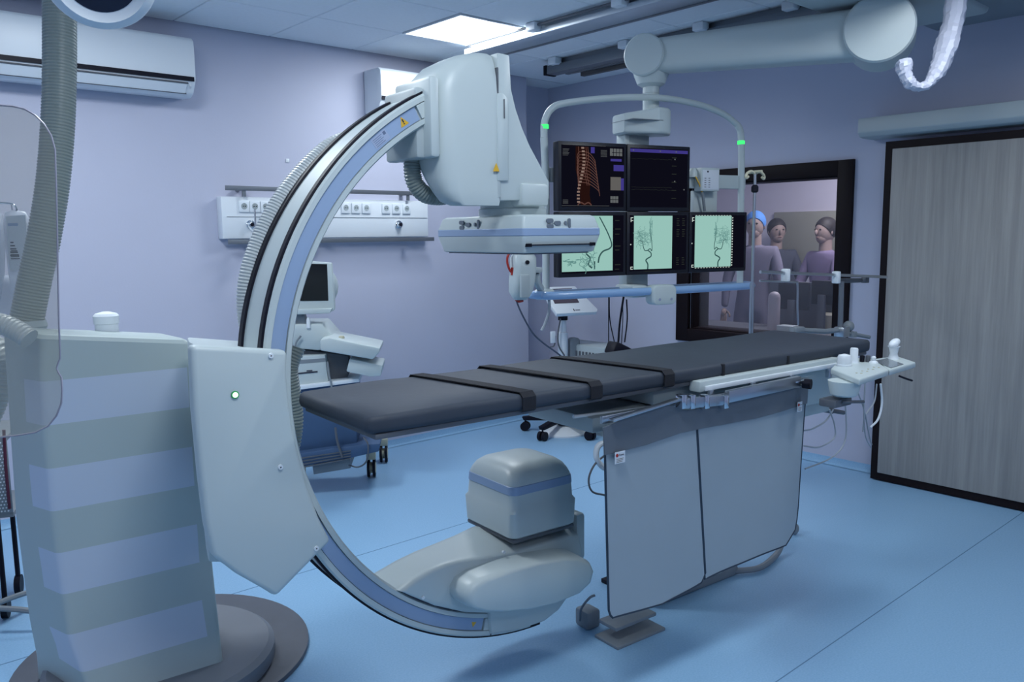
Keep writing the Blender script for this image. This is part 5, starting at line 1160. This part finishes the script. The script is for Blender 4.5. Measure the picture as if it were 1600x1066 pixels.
pA = wx(1180, 352, 6.48); person('person in blue cap and grey gown standing just right of the monitors', (pA.x, pA.y, pA.z), 1.7, 'gown', 'skin', R(200), cap='cap')
pB = wx(1214, 358, 7.38); person('dark-haired person in dark scrubs bending over the desk in the middle', (pB.x, pB.y, pB.z-.02), 1.7, 'scrub', 'skin', R(230), arms=True)
pC = wx(1290, 356, 7.10); person('person in lilac scrubs standing at the right of the window', (pC.x, pC.y, pC.z-.03), 1.7, 'lilac', 'skin', R(160), arms=True)
# olive notice board on the far wall
p, q = wx(1210, 332, 7.58), wx(1312, 400, 7.58)
b = nb(); box(b, 7.57, 7.599, q.y-.5, p.y, q.z-.1, p.z, .004); single('notice_board', b, mat('olive board', (.30, .30, .25), .7), 'olive grey board on the far control room wall', 'board', FW, (7.58, p.y, q.z))
# desk and what stands on it
t = thing('control_desk', 'dark control desk under the window in the next room', 'desk', (5.8, 3.1, 0), FW)
b = nb(); box(b, 5.45, 6.15, 1.9, 4.3, .76, .79, .004); part(t, 'desk_top', b, 'dgrey')
for y_ in (1.95, 3.1, 4.25): b = nb(); box(b, 5.5, 6.1, y_-.02, y_+.02, 0, .76); part(t, 'desk_leg', b, 'dgrey')
b = nb(); box(b, 6.05, 6.08, 1.97, 4.23, .2, .76); part(t, 'modesty_panel', b, 'dgrey')
yl = wx(1203, 480, 6.12).y; b = nb(); box(b, 6.10, 6.15, 1.95, yl, .791, wx(1250, 441, 6.1).z, .004); part(t, 'added_dark_back', b, 'dgrey')  # dark panel added on the desk to darken the lower window view
def onD(x, y, X): return wx(x, y, X)
p = onD(1209, 512, 5.62); q = onD(1209, 457, 5.62); b = nb(); rad = (onD(1198, 490, 5.62)-onD(1219, 490, 5.62)).length/2*.8
lathe(b, [(rad, .791), (rad, q.z-rad), (rad*.9, q.z-rad*.5), (rad*.6, q.z-rad*.15), (.01, q.z)], (5.70, p.y+.05, 0), 28); single('speaker_dome', b, mat('pale pinkish plastic', (.42, .38, .42), .5), 'pale round-topped cylinder on the control desk behind the glass', 'device', FW, (5.7, p.y, .8))
def mon(xa, ya, xb, yb, X, lab, arm=True):
    a_, c_ = wx(xa, ya, X), wx(xb, yb, X); t = thing('desk_monitor', lab, 'monitor', (X, (a_.y+c_.y)/2, .79), FW, 'backs of desk monitors'); b = nb(); box(b, X, X+.04, c_.y, a_.y, c_.z, a_.z, .006); part(t, 'casing', b, 'gloss')
    b = nb(); ym = (a_.y+c_.y)/2; box(b, X-.03, X, ym-.03, ym+.03, .80, c_.z+.08, .004); box(b, X-.10, X+.08, ym-.10, ym+.10, .790, .802, .003); part(t, 'stand', b, 'dgrey')
mon(1216, 440, 1262, 486, 5.85, 'black back of the wider desk monitor in the control room')
mon(1268, 438, 1304, 478, 5.99, 'black back of the right desk monitor near the window edge')
t = thing('office_chair', 'black padded office chair behind the control desk', 'chair', (6.2, wx(1250, 490, 6.0).y, 0), FW)
yc = wx(1250, 490, 6.0).y; b = nb(); loft(b, [[Vector((6.45+dx_, yc+u*.24*w_, z)) for u, dx_ in ((-1, 0), (-.6, -.04), (0, -.05), (.6, -.04), (1, 0), (.6, .03), (0, .04), (-.6, .03))] for z, w_ in ((.62, .8), (.75, 1), (.95, 1), (1.07, .85), (1.12, .5))]); part(t, 'backrest', b, 'office', ang=60)
b = nb(); box(b, 6.5, 6.98, yc-.24, yc+.24, .46, .54, .03, 3); part(t, 'seat', b, 'office')
b = nb(); cyl(b, (6.7, yc, .1), (6.7, yc, .46), .03, n=14); part(t, 'column', b, 'chrome')
for k in range(5):
    a = 2*PI*k/5; b = nb(); tube(b, [(6.7, yc, .12), (6.7+.28*math.cos(a), yc+.28*math.sin(a), .08)], .02, 8, 1); ball(b, (6.7+.28*math.cos(a), yc+.28*math.sin(a), .035), .035, (1, .6, 1)); part(t, 'leg', b, 'black', kind='stuff')
p, q = wx(1216, 488, 5.6), wx(1240, 503, 5.6); b = nb(); box(b, 5.58, 5.68, q.y, p.y, .791, .86, .006); box(b, 5.68, 5.74, q.y+.02, p.y-.03, .791, .835, .006); single('desk_telephone', b, 'grey', 'small grey telephone beside the pale cylinder on the desk', 'telephone', FW, (5.62, p.y, .79), kind=None)
p, q = wx(1289, 440, 6.1), wx(1306, 456, 6.1); b = nb(); lathe(b, [(.05, 0), (.07, .02), (.07, .12), (.05, .14)], (6.1, (p.y+q.y)/2, .791), 20); single('cream_pot', b, 'cream', 'cream container at the right end of the control desk', 'container', FW, (6.1, p.y, .79))
